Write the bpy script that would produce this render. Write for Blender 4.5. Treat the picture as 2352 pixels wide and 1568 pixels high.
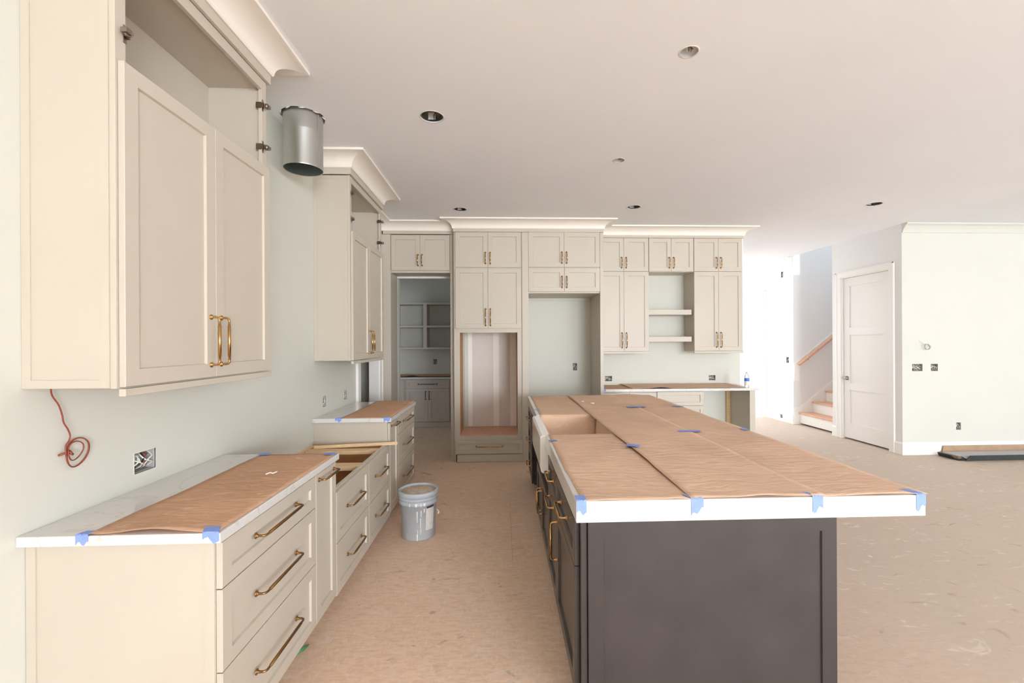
import bpy, bmesh, math, random
from mathutils import Vector, Matrix, noise
random.seed(7)
S = bpy.context.scene
for o in list(bpy.data.objects): bpy.data.objects.remove(o)
C = S.collection
PI = math.pi

# ------------------------------------------------------------------ camera
F_PX, YAW, CX, CY, EYE, ROLL = 1025.6, .0391, 1195.5, 786.7, 1.534, .005
cd = bpy.data.cameras.new('camera'); cam = bpy.data.objects.new('camera', cd); C.objects.link(cam)
cd.sensor_fit = 'HORIZONTAL'; cd.sensor_width = 36.0
cd.lens = F_PX / 2352 * 36.0
cd.shift_x = -(CX - 1176) / 2352; cd.shift_y = (CY - 784) / 2352
cd.clip_start = .05; cd.clip_end = 100
cam.matrix_world = Matrix.Translation((0, 0, EYE)) @ Matrix.Rotation(-YAW, 4, 'Z') @ Matrix.Rotation(PI / 2, 4, 'X') @ Matrix.Rotation(-ROLL, 4, 'Z')
S.camera = cam
S.view_settings.view_transform = 'Standard'; S.view_settings.look = 'None'
S.view_settings.gamma = 1.0; S.view_settings.use_curve_mapping = False
S.view_settings.exposure = -0.08
S.cycles.max_bounces = 16; S.cycles.diffuse_bounces = 8

# ------------------------------------------------------------------ daylight and added fill lamps
w = bpy.data.worlds.new('world'); S.world = w; w.use_nodes = True
bg = w.node_tree.nodes['Background']
bg.inputs[0].default_value = (.86, .93, 1, 1); bg.inputs[1].default_value = 1.2
def area(name, loc, rot, sx, sy, power, col):
    l = bpy.data.lights.new(name, 'AREA'); l.shape = 'RECTANGLE'; l.size = sx; l.size_y = sy
    l.energy = power; l.color = col
    o = bpy.data.objects.new(name, l); C.objects.link(o); o.location = loc; o.rotation_euler = rot
    return o
# daylight through the window wall behind the camera, the great-room windows on the
# right, the window of the far room, the hall side window and the upstairs landing
SKY = (.95, 1.0, 1.065)
for nm, x, p in (('a', .5, 30), ('b', 4.0, 980), ('c', 7.5, 480), ('d', 10.9, 40)):
    area('daylight_back_' + nm, (x, -7.8, 1.55), (PI / 2, 0, 0), 3, 2.7, p, SKY)
for nm, y, p in (('a', -5.2, 25), ('b', -1.5, 60), ('c', 2.2, 25)):
    area('daylight_side_' + nm, (13.1, y, 1.55), (PI / 2, 0, PI / 2), 3.2, 2.7, p, SKY)
# low sun added for its bounce off the floor behind the camera, not seen
sl = bpy.data.lights.new('fill_sun', 'SUN'); sl.energy = 7; sl.angle = .02; sl.color = (.90, 1.0, 1.10)
so = bpy.data.objects.new('fill_sun', sl); C.objects.link(so); so.rotation_euler = (math.radians(65), 0, 0)
area('daylight_far_room', (9.7, 11.4, 1.6), (PI / 2 - .6, 0, PI / 2), 3.6, 2.0, 420, (.84, 1, 1.2))
area('daylight_hall', (3.25, 8.6, 1.6), (PI / 2 - .6, 0, -PI / 2), 2.6, 2.2, 40, (1, 1, 1))
area('hall_end_fill', (4.4, 13.9, 1.6), (PI / 2 - .3, 0, PI), 1.6, 2.2, 260, (1, 1, 1))  # added fill lamp to brighten the hall; the wall behind it has no opening
area('daylight_stair', (6.6, 7.55, 5.3), (0, 0, 0), 2.0, .8, 26, (.9, 1, 1.1))
area('pantry_fill', (-3.2, 7.0, 1.7), (PI / 2, 0, -PI / 2), 1.6, 1.4, 8, (.9, 1, 1.1))  # added fill lamp lifting the dark pantry, no window stands there

# ------------------------------------------------------------------ materials
def lin(c):
    return tuple(((v / 255) / 12.92 if v / 255 <= .04045 else ((v / 255 + .055) / 1.055) ** 2.4) for v in c) + (1,)
MATS = {}
def nd(nt, t, **kw):
    n = nt.nodes.new(t)
    for k, v in kw.items(): setattr(n, k, v)
    return n
def mat(name, rgb, rough=.5, metal=0., var=.0, vscale=6., bump=0., bscale=60., spec=.5, rgb2=None, stretch=(1, 1, 1), coat=0.):
    m = bpy.data.materials.new(name); m.use_nodes = True; nt = m.node_tree
    b = nt.nodes['Principled BSDF']
    b.inputs['Base Color'].default_value = lin(rgb); b.inputs['Roughness'].default_value = rough
    b.inputs['Metallic'].default_value = metal; b.inputs['Specular IOR Level'].default_value = spec
    b.inputs['Coat Weight'].default_value = coat
    if var or bump:
        g = nd(nt, 'ShaderNodeNewGeometry'); mp = nd(nt, 'ShaderNodeMapping'); mp.inputs['Scale'].default_value = stretch
        nt.links.new(g.outputs['Position'], mp.inputs[0])
    if var:
        n = nd(nt, 'ShaderNodeTexNoise'); n.inputs['Scale'].default_value = vscale; n.inputs['Detail'].default_value = 5
        nt.links.new(mp.outputs[0], n.inputs['Vector'])
        r = nd(nt, 'ShaderNodeMapRange'); r.inputs[1].default_value = .3; r.inputs[2].default_value = .7
        nt.links.new(n.outputs[0], r.inputs[0])
        mx = nd(nt, 'ShaderNodeMix', data_type='RGBA')
        c2 = rgb2 or tuple(v * (1 - var) for v in rgb)
        mx.inputs[6].default_value = lin(rgb); mx.inputs[7].default_value = lin(c2)
        nt.links.new(r.outputs[0], mx.inputs[0]); nt.links.new(mx.outputs[2], b.inputs['Base Color'])
    if bump:
        n2 = nd(nt, 'ShaderNodeTexNoise'); n2.inputs['Scale'].default_value = bscale; n2.inputs['Detail'].default_value = 4
        nt.links.new(mp.outputs[0], n2.inputs['Vector'])
        bp = nd(nt, 'ShaderNodeBump'); bp.inputs['Strength'].default_value = bump; bp.inputs['Distance'].default_value = .01
        nt.links.new(n2.outputs[0], bp.inputs['Height']); nt.links.new(bp.outputs[0], b.inputs['Normal'])
    MATS[name] = m
    return m
mat('cabinet', (195, 187, 173), .42, var=.015, vscale=3)
mat('wallpaint', (211, 212, 203), .7, var=.012, vscale=2, bump=.02, bscale=90)
mat('hallpaint', (230, 230, 230), .7)
mat('ceilpaint', (239, 241, 245), .85, var=.01, vscale=1.5)
mat('trimwhite', (238, 237, 233), .4)
mat('crown', (238, 232, 223), .45)
mat('charcoal', (66, 62, 61), .27, var=.12, vscale=4, bump=.02, bscale=160)
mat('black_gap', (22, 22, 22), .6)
mat('brass', (196, 154, 98), .25, metal=1.)
mat('bronze', (150, 116, 74), .3, metal=1.)
mat('dark_pull', (52, 47, 44), .35, metal=.6)
mat('steel', (206, 207, 204), .36, metal=1., bump=.03, bscale=25)
mat('duct_shade', (78, 92, 92), .5, metal=.4)  # dark tone stands for the shade inside the pipe
mat('nickel', (158, 146, 136), .28, metal=1.)
mat('drywall', (224, 218, 212), .9, var=.03, vscale=4)
mat('mud', (243, 241, 236), .9)
mat('chalk', (228, 223, 216), .95)
mat('pine', (226, 196, 152), .6, var=.12, vscale=6, stretch=(2, 14, 14))
mat('ply', (196, 146, 98), .6, var=.1, vscale=5, stretch=(3, 3, 20))
mat('oak', (226, 178, 150), .55, var=.1, vscale=8, stretch=(10, 2, 2))
mat('ceramic', (246, 244, 240), .12, coat=.4)
mat('boxgrey', (168, 170, 166), .6)
mat('boxdark', (58, 60, 58), .7)
mat('wire_white', (228, 226, 220), .5)
mat('wire_black', (40, 40, 40), .5)
mat('wire_red', (138, 66, 48), .45)
mat('copper', (190, 110, 70), .3, metal=1.)
mat('tape', (134, 160, 232), .75, var=.05, vscale=40)
mat('pail', (188, 196, 203), .45, var=.1, vscale=9)
mat('lid', (214, 198, 180), .8, var=.2, vscale=30, rgb2=(172, 158, 142))
mat('drip', (238, 234, 226), .6)
mat('label', (222, 220, 216), .6, var=.06, vscale=60)
mat('ink', (60, 60, 62), .6)
mat('card', (176, 148, 120), .85, var=.08, vscale=10)
mat('card_dark', (60, 66, 64), .7, var=.15, vscale=7)
mat('card_grey', (186, 184, 190), .75, var=.05, vscale=8)
mat('green', (70, 132, 88), .6)
mat('blue_label', (70, 120, 215), .5)
mat('cap', (225, 225, 225), .5)
mat('door', (236, 234, 231), .4)
mat('pantrycab', (196, 186, 178), .45)

def m_slab():
    m = mat('slab', (214, 213, 211), .16, coat=.2); nt = m.node_tree; b = nt.nodes['Principled BSDF']
    g = nd(nt, 'ShaderNodeNewGeometry')
    n = nd(nt, 'ShaderNodeTexNoise'); n.inputs['Scale'].default_value = 1.7; n.inputs['Detail'].default_value = 6; n.inputs['Distortion'].default_value = 1.4
    nt.links.new(g.outputs['Position'], n.inputs['Vector'])
    r = nd(nt, 'ShaderNodeValToRGB'); e = r.color_ramp.elements
    e[0].position = .485; e[0].color = (0, 0, 0, 1); e[1].position = .5; e[1].color = (1, 1, 1, 1)
    x = e.new(.515); x.color = (0, 0, 0, 1)
    nt.links.new(n.outputs[0], r.inputs[0])
    mx = nd(nt, 'ShaderNodeMix', data_type='RGBA'); mx.inputs[6].default_value = lin((214, 213, 211)); mx.inputs[7].default_value = lin((196, 189, 180))
    ml = nd(nt, 'ShaderNodeMath', operation='MULTIPLY'); ml.inputs[1].default_value = .6
    nt.links.new(r.outputs[0], ml.inputs[0]); nt.links.new(ml.outputs[0], mx.inputs[0])
    nt.links.new(mx.outputs[2], b.inputs['Base Color'])
m_slab()
def m_kraft(name, rgb):
    m = mat(name, rgb, .85, spec=.25); nt = m.node_tree; b = nt.nodes['Principled BSDF']
    g = nd(nt, 'ShaderNodeNewGeometry')
    n = nd(nt, 'ShaderNodeTexNoise'); n.inputs['Scale'].default_value = 2.6; n.inputs['Detail'].default_value = 7; n.inputs['Distortion'].default_value = .6
    n2 = nd(nt, 'ShaderNodeTexNoise'); n2.inputs['Scale'].default_value = 9; n2.inputs['Detail'].default_value = 6; n2.inputs['Distortion'].default_value = 1.5
    mp = nd(nt, 'ShaderNodeMapping'); mp.inputs['Scale'].default_value = (1, 2.6, 1); mp.inputs['Rotation'].default_value = (0, 0, .5)
    nt.links.new(g.outputs['Position'], mp.inputs[0]); nt.links.new(mp.outputs[0], n2.inputs['Vector'])
    nt.links.new(g.outputs['Position'], n.inputs['Vector'])
    r = nd(nt, 'ShaderNodeMapRange'); r.inputs[1].default_value = .35; r.inputs[2].default_value = .65
    nt.links.new(n.outputs[0], r.inputs[0])
    mx = nd(nt, 'ShaderNodeMix', data_type='RGBA'); mx.inputs[6].default_value = lin(rgb); mx.inputs[7].default_value = lin(tuple(v * .94 for v in rgb))
    nt.links.new(r.outputs[0], mx.inputs[0])
    # pale plaster dust smears
    r2 = nd(nt, 'ShaderNodeMapRange'); r2.inputs[1].default_value = .60; r2.inputs[2].default_value = .78; r2.inputs[4].default_value = .6
    nt.links.new(n2.outputs[0], r2.inputs[0])
    mx2 = nd(nt, 'ShaderNodeMix', data_type='RGBA'); mx2.inputs[7].default_value = lin((232, 214, 196))
    nt.links.new(r2.outputs[0], mx2.inputs[0]); nt.links.new(mx.outputs[2], mx2.inputs[6]); nt.links.new(mx2.outputs[2], b.inputs['Base Color'])
    n3 = nd(nt, 'ShaderNodeTexNoise'); n3.inputs['Scale'].default_value = 7; n3.inputs['Detail'].default_value = 3; n3.inputs['Distortion'].default_value = 1.2
    nt.links.new(mp.outputs[0], n3.inputs['Vector'])
    bp = nd(nt, 'ShaderNodeBump'); bp.inputs['Strength'].default_value = .55; bp.inputs['Distance'].default_value = .02
    nt.links.new(n3.outputs[0], bp.inputs['Height']); nt.links.new(bp.outputs[0], b.inputs['Normal'])
m_kraft('kraft', (222, 190, 164)); m_kraft('kraft_dark', (206, 166, 136))
def m_floor():
    m = mat('osb', (200, 170, 143), .75, spec=.3); nt = m.node_tree; b = nt.nodes['Principled BSDF']
    g = nd(nt, 'ShaderNodeNewGeometry')
    def ns(sc, st=(1, 1, 1), rot=0, det=5, dist=0.):
        mp = nd(nt, 'ShaderNodeMapping'); mp.inputs['Scale'].default_value = st; mp.inputs['Rotation'].default_value = (0, 0, rot)
        nt.links.new(g.outputs['Position'], mp.inputs[0])
        n = nd(nt, 'ShaderNodeTexNoise'); n.inputs['Scale'].default_value = sc; n.inputs['Detail'].default_value = det; n.inputs['Distortion'].default_value = dist
        nt.links.new(mp.outputs[0], n.inputs['Vector']); return n.outputs[0]
    def rng(s, a, c, lo=0., hi=1.):
        r = nd(nt, 'ShaderNodeMapRange'); r.inputs[1].default_value = a; r.inputs[2].default_value = c; r.inputs[3].default_value = lo; r.inputs[4].default_value = hi
        nt.links.new(s, r.inputs[0]); return r.outputs[0]
    def mix(f, a, c):
        x = nd(nt, 'ShaderNodeMix', data_type='RGBA'); nt.links.new(f, x.inputs[0])
        for i, v in ((6, a), (7, c)):
            if isinstance(v, tuple): x.inputs[i].default_value = lin(v)
            else: nt.links.new(v, x.inputs[i])
        return x.outputs[2]
    base = mix(rng(ns(1.1, det=3), .35, .65), (233, 206, 182), (224, 197, 173))
    fl = mix(rng(ns(16, (1, 3.2, 1), .15, 4, .8), .42, .66, 0, .5), base, (204, 172, 146))
    fl = mix(rng(ns(26, (2.8, 1, 1), .3, 3, .6), 0.52, .7, 0, .55), fl, (236, 214, 195))
    # dust film, heavier towards the great room side of the floor
    sx = nd(nt, 'ShaderNodeSeparateXYZ'); nt.links.new(g.outputs['Position'], sx.inputs[0])
    dz = rng(sx.outputs[0], .4, 2.4, .0, .75)
    fl = mix(dz, fl, (188, 177, 165))
    sc = rng(ns(5.5, (1, 2.4, 1), -.5, 6, 1.6), 0.61, .70, 0, .5)
    fl = mix(sc, fl, (232, 220, 208))
    dk = rng(ns(3.3, (1, 2, 1), .7, 6, 2.), .64, .72, 0, .5)
    fl = mix(dk, fl, (150, 126, 108))
    vo = nd(nt, 'ShaderNodeTexVoronoi'); vo.inputs['Scale'].default_value = 3.2; nt.links.new(g.outputs['Position'], vo.inputs['Vector'])
    fl = mix(rng(vo.outputs['Distance'], .05, .035, 0, .7), fl, (234, 220, 208))
    nt.links.new(fl, b.inputs['Base Color'])
    bp = nd(nt, 'ShaderNodeBump'); bp.inputs['Strength'].default_value = .15; bp.inputs['Distance'].default_value = .004
    nt.links.new(ns(30, (1, 2.5, 1), .2, 4, .5), bp.inputs['Height']); nt.links.new(bp.outputs[0], b.inputs['Normal'])
m_floor()
def m_pane():
    m = bpy.data.materials.new('pane'); m.use_nodes = True; nt = m.node_tree
    b = nt.nodes['Principled BSDF']; out = nt.nodes['Material Output']
    t = nd(nt, 'ShaderNodeBsdfTransparent'); gl = nd(nt, 'ShaderNodeBsdfGlossy'); gl.inputs['Roughness'].default_value = .02
    mx = nd(nt, 'ShaderNodeMixShader'); mx.inputs[0].default_value = .06
    nt.links.new(t.outputs[0], mx.inputs[1]); nt.links.new(gl.outputs[0], mx.inputs[2]); nt.links.new(mx.outputs[0], out.inputs[0])
    nt.nodes.remove(b); MATS['pane'] = m
m_pane()
def m_bottle():
    m = mat('bottle', (240, 246, 250), .08); b = m.node_tree.nodes['Principled BSDF']
    b.inputs['Transmission Weight'].default_value = .8; b.inputs['IOR'].default_value = 1.2
m_bottle()

# ------------------------------------------------------------------ mesh helpers
class MB:
    def __init__(s): s.v = []; s.f = []; s.sm = []
    def add(s, vs, fs, smooth=False):
        k = len(s.v); s.v += [tuple(p) for p in vs]
        for f in fs: s.f.append(tuple(i + k for i in f)); s.sm.append(smooth)
        return s
    def box(s, x0, x1, y0, y1, z0, z1):
        p = [(x, y, z) for z in (z0, z1) for y in (y0, y1) for x in (x0, x1)]
        return s.add(p, [(0, 2, 3, 1), (4, 5, 7, 6), (0, 1, 5, 4), (2, 6, 7, 3), (0, 4, 6, 2), (1, 3, 7, 5)])
    def tbox(s, T, a0, a1, b0, b1, z0, z1):
        p = [T(a, b, z) for z in (z0, z1) for b in (b0, b1) for a in (a0, a1)]
        return s.add(p, [(0, 2, 3, 1), (4, 5, 7, 6), (0, 1, 5, 4), (2, 6, 7, 3), (0, 4, 6, 2), (1, 3, 7, 5)])
    def prism(s, pts, ext):
        n = len(pts); e = Vector(ext)
        p = [Vector(q) for q in pts]; q = [a + e for a in p]
        return s.add(p + q, [tuple(range(n))[::-1], tuple(range(n, 2 * n))] + [(i, (i + 1) % n, n + (i + 1) % n, n + i) for i in range(n)])
    def tube(s, pts, r, n=8, cap=True, smooth=True):
        pts = [Vector(p) for p in pts]
        if not isinstance(r, (list, tuple)): r = [r] * len(pts)
        tang = []
        for i in range(len(pts)):
            a = pts[max(0, i - 1)]; b = pts[min(len(pts) - 1, i + 1)]
            d = b - a
            if d.length < 1e-7: d = tang[-1] if tang else Vector((0, 0, 1))
            tang.append(d.normalized())
        up = Vector((0, 0, 1)) if abs(tang[0].z) < .9 else Vector((1, 0, 0))
        u = tang[0].cross(up).normalized(); vs = []; k = 0
        for i, p in enumerate(pts):
            if i:
                ax = tang[i - 1].cross(tang[i])
                if ax.length > 1e-6: u = Matrix.Rotation(tang[i - 1].angle(tang[i]), 3, ax.normalized()) @ u
            w_ = tang[i].cross(u)
            for j in range(n):
                a = 2 * PI * j / n; vs.append(p + (u * math.cos(a) + w_ * math.sin(a)) * r[i])
        fs = []
        m = len(pts)
        for i in range(m - 1):
            for j in range(n): fs.append((i * n + j, i * n + (j + 1) % n, (i + 1) * n + (j + 1) % n, (i + 1) * n + j))
        s.add(vs, fs, smooth)
        if cap:
            k = len(s.v) - len(vs)
            s.f.append(tuple(k + j for j in range(n))[::-1]); s.sm.append(False)
            s.f.append(tuple(k + (m - 1) * n + j for j in range(n))); s.sm.append(False)
        return s
    def lathe(s, prof, c, n=32, smooth=True):
        vs = []; fs = []
        for r, z in prof:
            for j in range(n):
                a = 2 * PI * j / n; vs.append((c[0] + r * math.cos(a), c[1] + r * math.sin(a), c[2] + z))
        for i in range(len(prof) - 1):
            for j in range(n): fs.append((i * n + j, i * n + (j + 1) % n, (i + 1) * n + (j + 1) % n, (i + 1) * n + j))
        s.add(vs, fs, smooth); k = len(s.v) - len(vs)
        if prof[0][0] > 1e-5: pass
        return s
    def sweep(s, prof, path):
        # profile (outward, z) swept along an XY path; outward is to the right of travel
        P = [Vector(p) for p in path]; m = len(P); ds = [(P[i + 1] - P[i]).normalized() for i in range(m - 1)]
        nn = [Vector((d.y, -d.x)) for d in ds]; vs = []; k = len(prof)
        for i in range(m):
            if i == 0: o = nn[0]
            elif i == m - 1: o = nn[-1]
            else:
                o = (nn[i - 1] + nn[i]); o = o / o.dot(nn[i])
            for a, z in prof: vs.append((P[i].x + o.x * a, P[i].y + o.y * a, z))
        fs = []
        for i in range(m - 1):
            for j in range(k): fs.append((i * k + j, i * k + (j + 1) % k, (i + 1) * k + (j + 1) % k, (i + 1) * k + j))
        fs.append(tuple(range(k))[::-1]); fs.append(tuple((m - 1) * k + j for j in range(k)))
        return s.add(vs, fs)
    def build(s, name, material, parent=None, bevel=0., keep=False, fix=True):
        me = bpy.data.meshes.new(name)
        off = Vector((0, 0, 0)); q = parent
        while q is not None: off += q.location; q = q.parent
        loc = Vector((0, 0, 0))
        if parent is None and not keep:
            xs = [v[0] for v in s.v]; ys = [v[1] for v in s.v]; zs = [v[2] for v in s.v]
            loc = Vector(((min(xs) + max(xs)) / 2, (min(ys) + max(ys)) / 2, min(zs)))
        d = off + loc
        me.from_pydata([(v[0] - d.x, v[1] - d.y, v[2] - d.z) for v in s.v], [], s.f)
        for p, sm in zip(me.polygons, s.sm): p.use_smooth = sm
        if fix:
            bm = bmesh.new(); bm.from_mesh(me); bmesh.ops.recalc_face_normals(bm, faces=bm.faces); bm.to_mesh(me); bm.free()
        me.materials.append(MATS[material])
        o = bpy.data.objects.new(name, me); C.objects.link(o); o.location = loc
        if parent is not None: o.parent = parent
        if bevel:
            b = o.modifiers.new('bevel', 'BEVEL'); b.width = bevel; b.segments = 2; b.limit_method = 'ANGLE'; b.angle_limit = .7
        return o
def tag(o, label, cat, group=None):
    o['label'] = label; o['category'] = cat
    if group: o['group'] = group
    return o
def thing(name, label, cat, loc, group=None):
    o = bpy.data.objects.new(name, None); C.objects.link(o); o.location = loc; o.empty_display_size = .1
    return tag(o, label, cat, group)
def struct(o): o['kind'] = 'structure'; return o

def FX(x): return lambda a, b, z: (x + b, a, z)     # front faces +X, a runs along Y
def FXm(x): return lambda a, b, z: (x - b, a, z)    # front faces -X
def FY(y): return lambda a, b, z: (a, y - b, z)     # front faces -Y, a runs along X

def slab(name, axis, c0, c1, a0, a1, b0, b1, holes, material, parent=None, circles=()):
    """wall / ceiling plate with rectangular holes (and round ones) cut right through"""
    mb = MB()
    sq = [(cx - h, cx + h, cy - h, cy + h) for cx, cy, r, h in circles]
    H = list(holes) + sq
    A = sorted({a0, a1} | {v for h in H for v in h[:2] if a0 < v < a1}); B = sorted({b0, b1} | {v for h in H for v in h[2:] if b0 < v < b1})
    def P(a, b, c): return {'x': (c, a, b), 'y': (a, c, b), 'z': (a, b, c)}[axis]
    solid = [[not any(h[0] < (A[i] + A[i + 1]) / 2 < h[1] and h[2] < (B[j] + B[j + 1]) / 2 < h[3] for h in H) for j in range(len(B) - 1)] for i in range(len(A) - 1)]
    ok = lambda i, j: 0 <= i < len(A) - 1 and 0 <= j < len(B) - 1 and solid[i][j]
    ix = {}
    def vi(i, j, c):
        k = (i, j, c)
        if k not in ix: ix[k] = len(mb.v); mb.v.append(P(A[i], B[j], c))
        return ix[k]
    def fc(*t): mb.f.append(t); mb.sm.append(False)
    for i in range(len(A) - 1):
        for j in range(len(B) - 1):
            if not solid[i][j]: continue
            for c in (c0, c1): fc(vi(i, j, c), vi(i + 1, j, c), vi(i + 1, j + 1, c), vi(i, j + 1, c))
            for (di, dj, p, q) in ((-1, 0, (i, j), (i, j + 1)), (1, 0, (i + 1, j), (i + 1, j + 1)), (0, -1, (i, j), (i + 1, j)), (0, 1, (i, j + 1), (i + 1, j + 1))):
                if not ok(i + di, j + dj): fc(vi(*p, c0), vi(*q, c0), vi(*q, c1), vi(*p, c1))
    for cx, cy, r, h in circles:
        n = 32; vs = []
        for j in range(n):
            t = 2 * PI * j / n; ca, sa = math.cos(t), math.sin(t); k = h / max(abs(ca), abs(sa))
            rr = r * (1 + .02 * math.sin(j * 5.3))
            for c in (c0, c1): vs += [P(cx + rr * ca, cy + rr * sa, c), P(cx + k * ca, cy + k * sa, c)]
        fs = []
        for j in range(n):
            a, b = j * 4, ((j + 1) % n) * 4
            fs += [(a, a + 1, b + 1, b), (a + 2, b + 2, b + 3, a + 3), (a, b, b + 2, a + 2)]
        mb.add(vs, fs)
    return struct(mb.build(name, material, parent, keep=True))

def shaker(parent, name, T, a0, a1, z0, z1, m='cabinet', th=.02, rail=.057, rec=.011, label=None):
    """five-piece shaker front: frame ring + recessed panel (child)"""
    e = .0015; ch = .003
    def ring(da, b): return [T(a0 + da, b, z0 + da), T(a1 - da, b, z0 + da), T(a1 - da, b, z1 - da), T(a0 + da, b, z1 - da)]
    L = ring(0, -th) + ring(0, -e) + ring(e, 0) + ring(rail, 0) + ring(rail + ch, -rec) + ring(rail + ch, -th)
    fs = []
    for k in range(6):
        n = (k + 1) % 6
        for j in range(4): fs.append((k * 4 + j, k * 4 + (j + 1) % 4, n * 4 + (j + 1) % 4, n * 4 + j))
    o = MB().add(L, fs).build(name, m, parent)
    if label: o['label'] = label
    MB().tbox(T, a0 + rail, a1 - rail, -th + .003, -rec + .0005, z0 + rail, z1 - rail).build('recessed_panel', m, o)
    return o
def pull(parent, T, a, z, L, vertical, m='brass'):
    h = .036; R = .014
    path = [(0, 0, .0115), (0, .003, .0115), (0, .004, .0075), (0, .010, .0052), (0, h - R, .0046)]
    for k in range(1, 5):
        t = k / 4 * PI / 2; path.append((R - R * math.cos(t), h - R + R * math.sin(t), .0046))
    g = min(.035, L * .2)
    path += [(g, h, .0046), (g + .0005, h, .0064)]
    path = path + [(L - s, b, r) for s, b, r in reversed(path)]
    pts = [T(a, b, z - L / 2 + s) if vertical else T(a - L / 2 + s, b, z) for s, b, r in path]
    return MB().tube(pts, [r for *_, r in path], 10).build('handle', m, parent)

CROWN = [(0, 2.995), (.006, 2.995), (.012, 3.004), (.012, 3.012)] + [(.128 - .114 * math.cos(t), 3.013 + .072 * (math.sin(t))) for t in [k / 16 * PI / 2 for k in range(1, 17)]] + [(.146, 3.086), (.146, 3.104), (0, 3.104)]
CEIL = 3.105; XW = -1.573

# ================================================================== SHELL
# ---- floor: structural base with separate OSB sheets on top
fb = struct(MB().box(-3.6, 13.4, -8.0, 14.3, -.22, -.0185).build('floor', 'osb', keep=True))
sheets = {}
row = 0; y = -8.0 + .04
while y < 14.2:
    x = -3.6 - (1.22 if row % 2 else 0)
    while x < 13.3:
        xa, xb = max(x, -3.6), min(x + 2.44, 13.4)
        if xb - xa > .05:
            key = (round(xb - xa, 3))
            if key not in sheets:
                wv = (xb - xa) / 2 - .0006; hv = .61 - .0006
                sheets[key] = MB().box(-wv, wv, -hv, hv, -.018, 0).build('floor_panel', 'osb', fb, bevel=0)
                o = sheets[key]
            else:
                o = sheets[key].copy(); C.objects.link(o); o.parent = fb
            o.location = ((xa + xb) / 2, y + .61, 0)
        x += 2.44
    y += 1.22; row += 1

# ---- ceiling
CANS = [(-.486, 3.124, .082), (-.496, 5.283, .078), (1.533, 5.152, .078), (4.275, 4.974, .082)]
PEND = [(1.015, 2.385, .05), (1.008, 3.828, .05)]
DUCT = (-1.376, 3.15)
slab('ceiling', 'z', CEIL, CEIL + .15, -3.6, 13.4, -8.0, 14.3, [(5.36, 7.75, 7.0, 8.1)], 'ceilpaint',
     circles=[(x, y, r, .12) for x, y, r in CANS] + [(x, y, r, .12) for x, y, r in PEND] + [(DUCT[0], DUCT[1], .142, .18)])

# ---- walls
YBK, XRT = -7.6, 12.9
WB = ((-1.0, 2.0), (2.5, 5.5), (6.0, 9.0), (9.5, 12.3)); WS = ((-6.8, -3.6), (-3.1, .1), (.6, 3.8))
LB = [(1.965, 2.082, .98, 1.068), (3.955, 4.025, .98, 1.075), (4.475, 4.545, .98, 1.07)]
slab('wall_left', 'x', XW - .12, XW, -8.0, 6.36, 0, CEIL, LB + [(4.95, 5.72, 0, 2.44)], 'wallpaint')
BB = [(1.005, 1.065, 1.13, 1.235), (1.470, 1.575, .97, 1.045), (3.0, 3.1, .97, 1.045)]
wb = slab('wall_back', 'y', 6.41, 6.53, -.62, 3.466, 0, CEIL, BB, 'wallpaint')
FB = [(5.490, 5.635, 1.125, 1.222), (5.752, 5.850, 1.125, 1.222), (6.100, 6.168, .33, .43)]
XH = 5.356; YR = 5.79
slab('wall_right', 'y', YR, YR + .12, XH, 13.4, 0, CEIL, FB, 'wallpaint')
HB = [(8.335, 8.395, 2.76, 2.87), (8.17, 8.245, 1.13, 1.235), (8.345, 8.41, .068, .13)]
slab('wall_hall', 'x', XH, XH + .12, YR + .12, 14.0, 0, CEIL, HB + [(5.985, 6.875, 0, 2.53), (7.06, 8.04, 0, CEIL), (8.965, 9.79, 0, 2.49)], 'hallpaint')
slab('wall_hall_inner', 'x', 3.466, 3.586, 6.53, 14.0, 0, CEIL, [(7.4, 9.8, .4, 2.5)], 'hallpaint')
slab('wall_hall_end', 'y', 14.0, 14.12, 3.466, 5.476, 0, CEIL, [], 'hallpaint')
# stairwell
slab('wall_stair_far', 'y', 8.04, 8.16, 5.476, 9.0, 0, 5.5, [], 'hallpaint')
slab('wall_stair_near', 'y', 6.95, 7.06, 5.476, 9.0, 0, 5.5, [], 'hallpaint')
slab('wall_stair_upper', 'x', 5.24, 5.36, 6.95, 8.16, 3.26, 5.5, [], 'hallpaint')
slab('wall_stair_end', 'x', 7.7, 7.8, 7.06, 8.04, 3.1, 5.5, [], 'hallpaint')
slab('ceiling_light_block', 'z', 3.75, 3.85, -3.6, 5.2, -8.0, 14.3, [], 'boxdark')  # unseen cover added to block sky light leaking in at the ceiling holes
slab('ceiling_stair', 'z', 5.5, 5.6, 5.2, 9.0, 6.9, 8.2, [], 'ceilpaint')
# far room seen through the hall opening
slab('wall_far_room_back', 'y', 14.1, 14.22, 5.476, 9.7, 0, CEIL, [(6.55, 7.72, .70, 2.42)], 'hallpaint')
slab('wall_far_room_near', 'y', 8.36, 8.48, 5.476, 9.7, 0, CEIL, [], 'hallpaint')
slab('wall_far_room_side', 'x', 9.5, 9.62, 8.48, 14.1, 0, CEIL, [(9.6, 13.2, .5, 2.5)], 'hallpaint')
# great-room window walls (behind and to the right of the camera)
slab('wall_window', 'y', YBK - .12, YBK, XW, XRT + .12, 0, CEIL, [(a, b, .12, 2.9) for a, b in WB], 'wallpaint')
slab('wall_window_side', 'x', XRT, XRT + .12, YBK, YR, 0, CEIL, [(a, b, .12, 2.9) for a, b in WS], 'wallpaint')
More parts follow.
